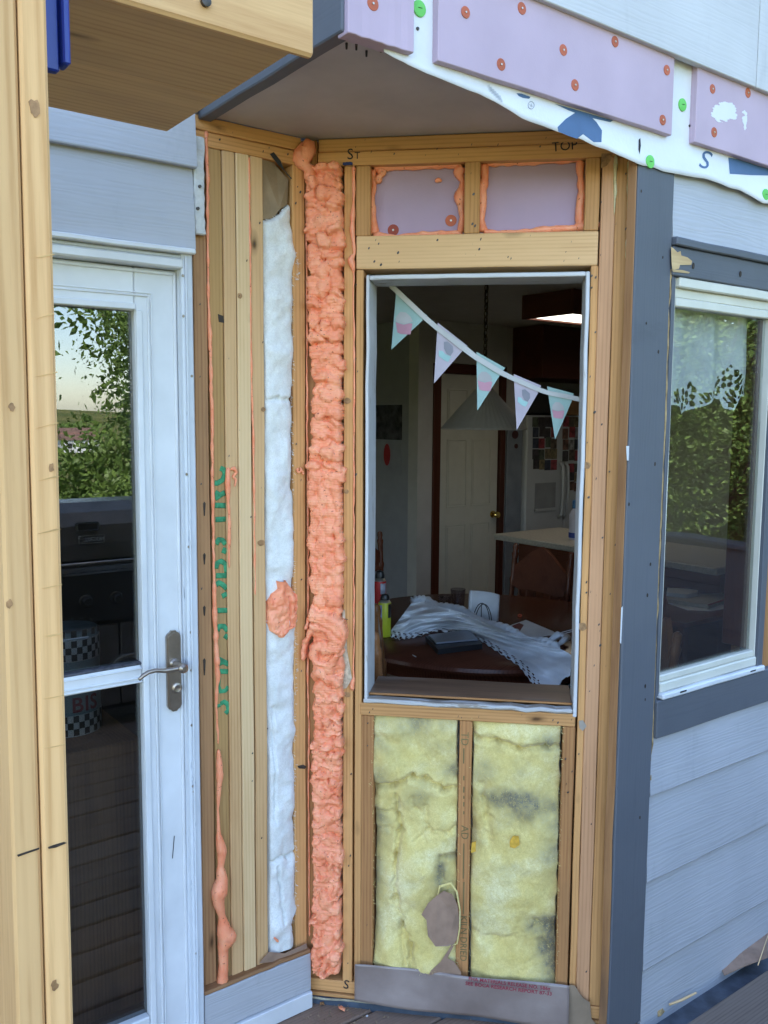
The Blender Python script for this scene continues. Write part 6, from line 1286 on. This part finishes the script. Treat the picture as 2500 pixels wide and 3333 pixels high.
tree('rounded bush at the left edge of the door reflection', (2.55, -9.5, -1.6), 3.1, 1.15, 50, 14000, .055, 3, False, .0, 'shrub')
tree('broad bush below the tall tree in the door reflection', (3.6, -8.0, -1.6), 3.0, 1.1, 45, 10000, .07, 4, False, .0, 'shrub')
tree('dense tree filling the centre of the bay window reflection', (7.2, -4.9, -1.6), 6.5, 1.8, 160, 90000, .027, 5, True, .05)
tree('dense tree right of the bay window reflection', (8.0, -3.6, -1.6), 7.0, 1.8, 120, 60000, .032, 6, True, .1)
tree('dense tree left of the bay window reflection', (6.6, -7.0, -1.6), 6.5, 1.8, 120, 60000, .032, 7, True, .1)
tree('tall backdrop tree far behind the bay reflection trees', (11.5, -7.0, -1.6), 9.5, 3.2, 90, 18000, .13, 8, True, .05)
# shed, far houses, hills
sh_ = thing('garden_shed', 'small dark roofed shed below the deck', 'shed', (1.9, -7.4, -1.6))
q = rfl(255, 1600, -6.6); box('wall', sh_, q.x-1.6, q.x+.05, -8.0, -6.65, -1.6, q.z-.28, M_brown, .01)
rv = [(q.x-1.8, -6.5, q.z-.30), (q.x+.22, -6.5, q.z-.30), (q.x+.22, -8.1, q.z-.30), (q.x-1.8, -8.1, q.z-.30), (q.x-1.0, -7.3, q.z+.05), (q.x-.5, -7.3, q.z+.05)]
mk('roof', rv, [(0, 1, 5, 4), (1, 2, 5), (2, 3, 4, 5), (3, 0, 4), (3, 2, 1, 0)], plain('shingle_grey', (.10, .105, .12), .8, var=.3, scale=12), sh_)
def house(label, x, y, w_, d_, h_, wc_, rc, b=-7.6):
    t = thing('far_house', label, 'house', (x, y, b))
    box('wall', t, x-w_/2, x+w_/2, y-d_/2, y+d_/2, b, b+h_, wc_, .02)
    mk('roof', [(x-w_/2-.4, y-d_/2-.4, b+h_), (x+w_/2+.4, y-d_/2-.4, b+h_), (x+w_/2+.4, y+d_/2+.4, b+h_), (x-w_/2-.4, y+d_/2+.4, b+h_), (x-w_/2, y, b+h_+1.6), (x+w_/2, y, b+h_+1.6)], [(0, 1, 5, 4), (1, 2, 5), (2, 3, 4, 5), (3, 0, 4), (3, 2, 1, 0)], rc, t)
    for i in range(3): wx = x-w_/2+w_*(i+.5)/3; box('window', t, wx-.5, wx+.5, y+d_/2+.001, y+d_/2+.05, b+h_*.35, b+h_*.75, M_black, .01)
rr_ = plain('tile_red', (.26, .11, .08), .8); rb = plain('tile_brown', (.16, .10, .08), .8)
q = rfl(252, 1495, -230); house('white walled far house with brown roof beyond the trees', q.x, -230, 9, 8, 3.2, M_wpaint, rb)
q = rfl(210, 1480, -250); house('far house with red roof left of the white one', q.x, -250, 11, 8, 3.0, M_offw, rr_)
q = rfl(242, 1470, -285); house('far brown house on the slope behind the white one', q.x, -285, 11, 8, 4.0, M_brown, rb)
for i, (x, yy) in enumerate([(205, -320), (222, -330), (236, -340), (285, -420), (262, -345)]):
    q = rfl(x, 1400, yy); tree(['first', 'second', 'third', 'fourth', 'fifth'][i]+' small far tree from the left along the slope in the door reflection', (q.x, yy, -7.0 if i != 3 else -3.2), 6, 3.5, 14, 500, .7, 40+i, True, .1)
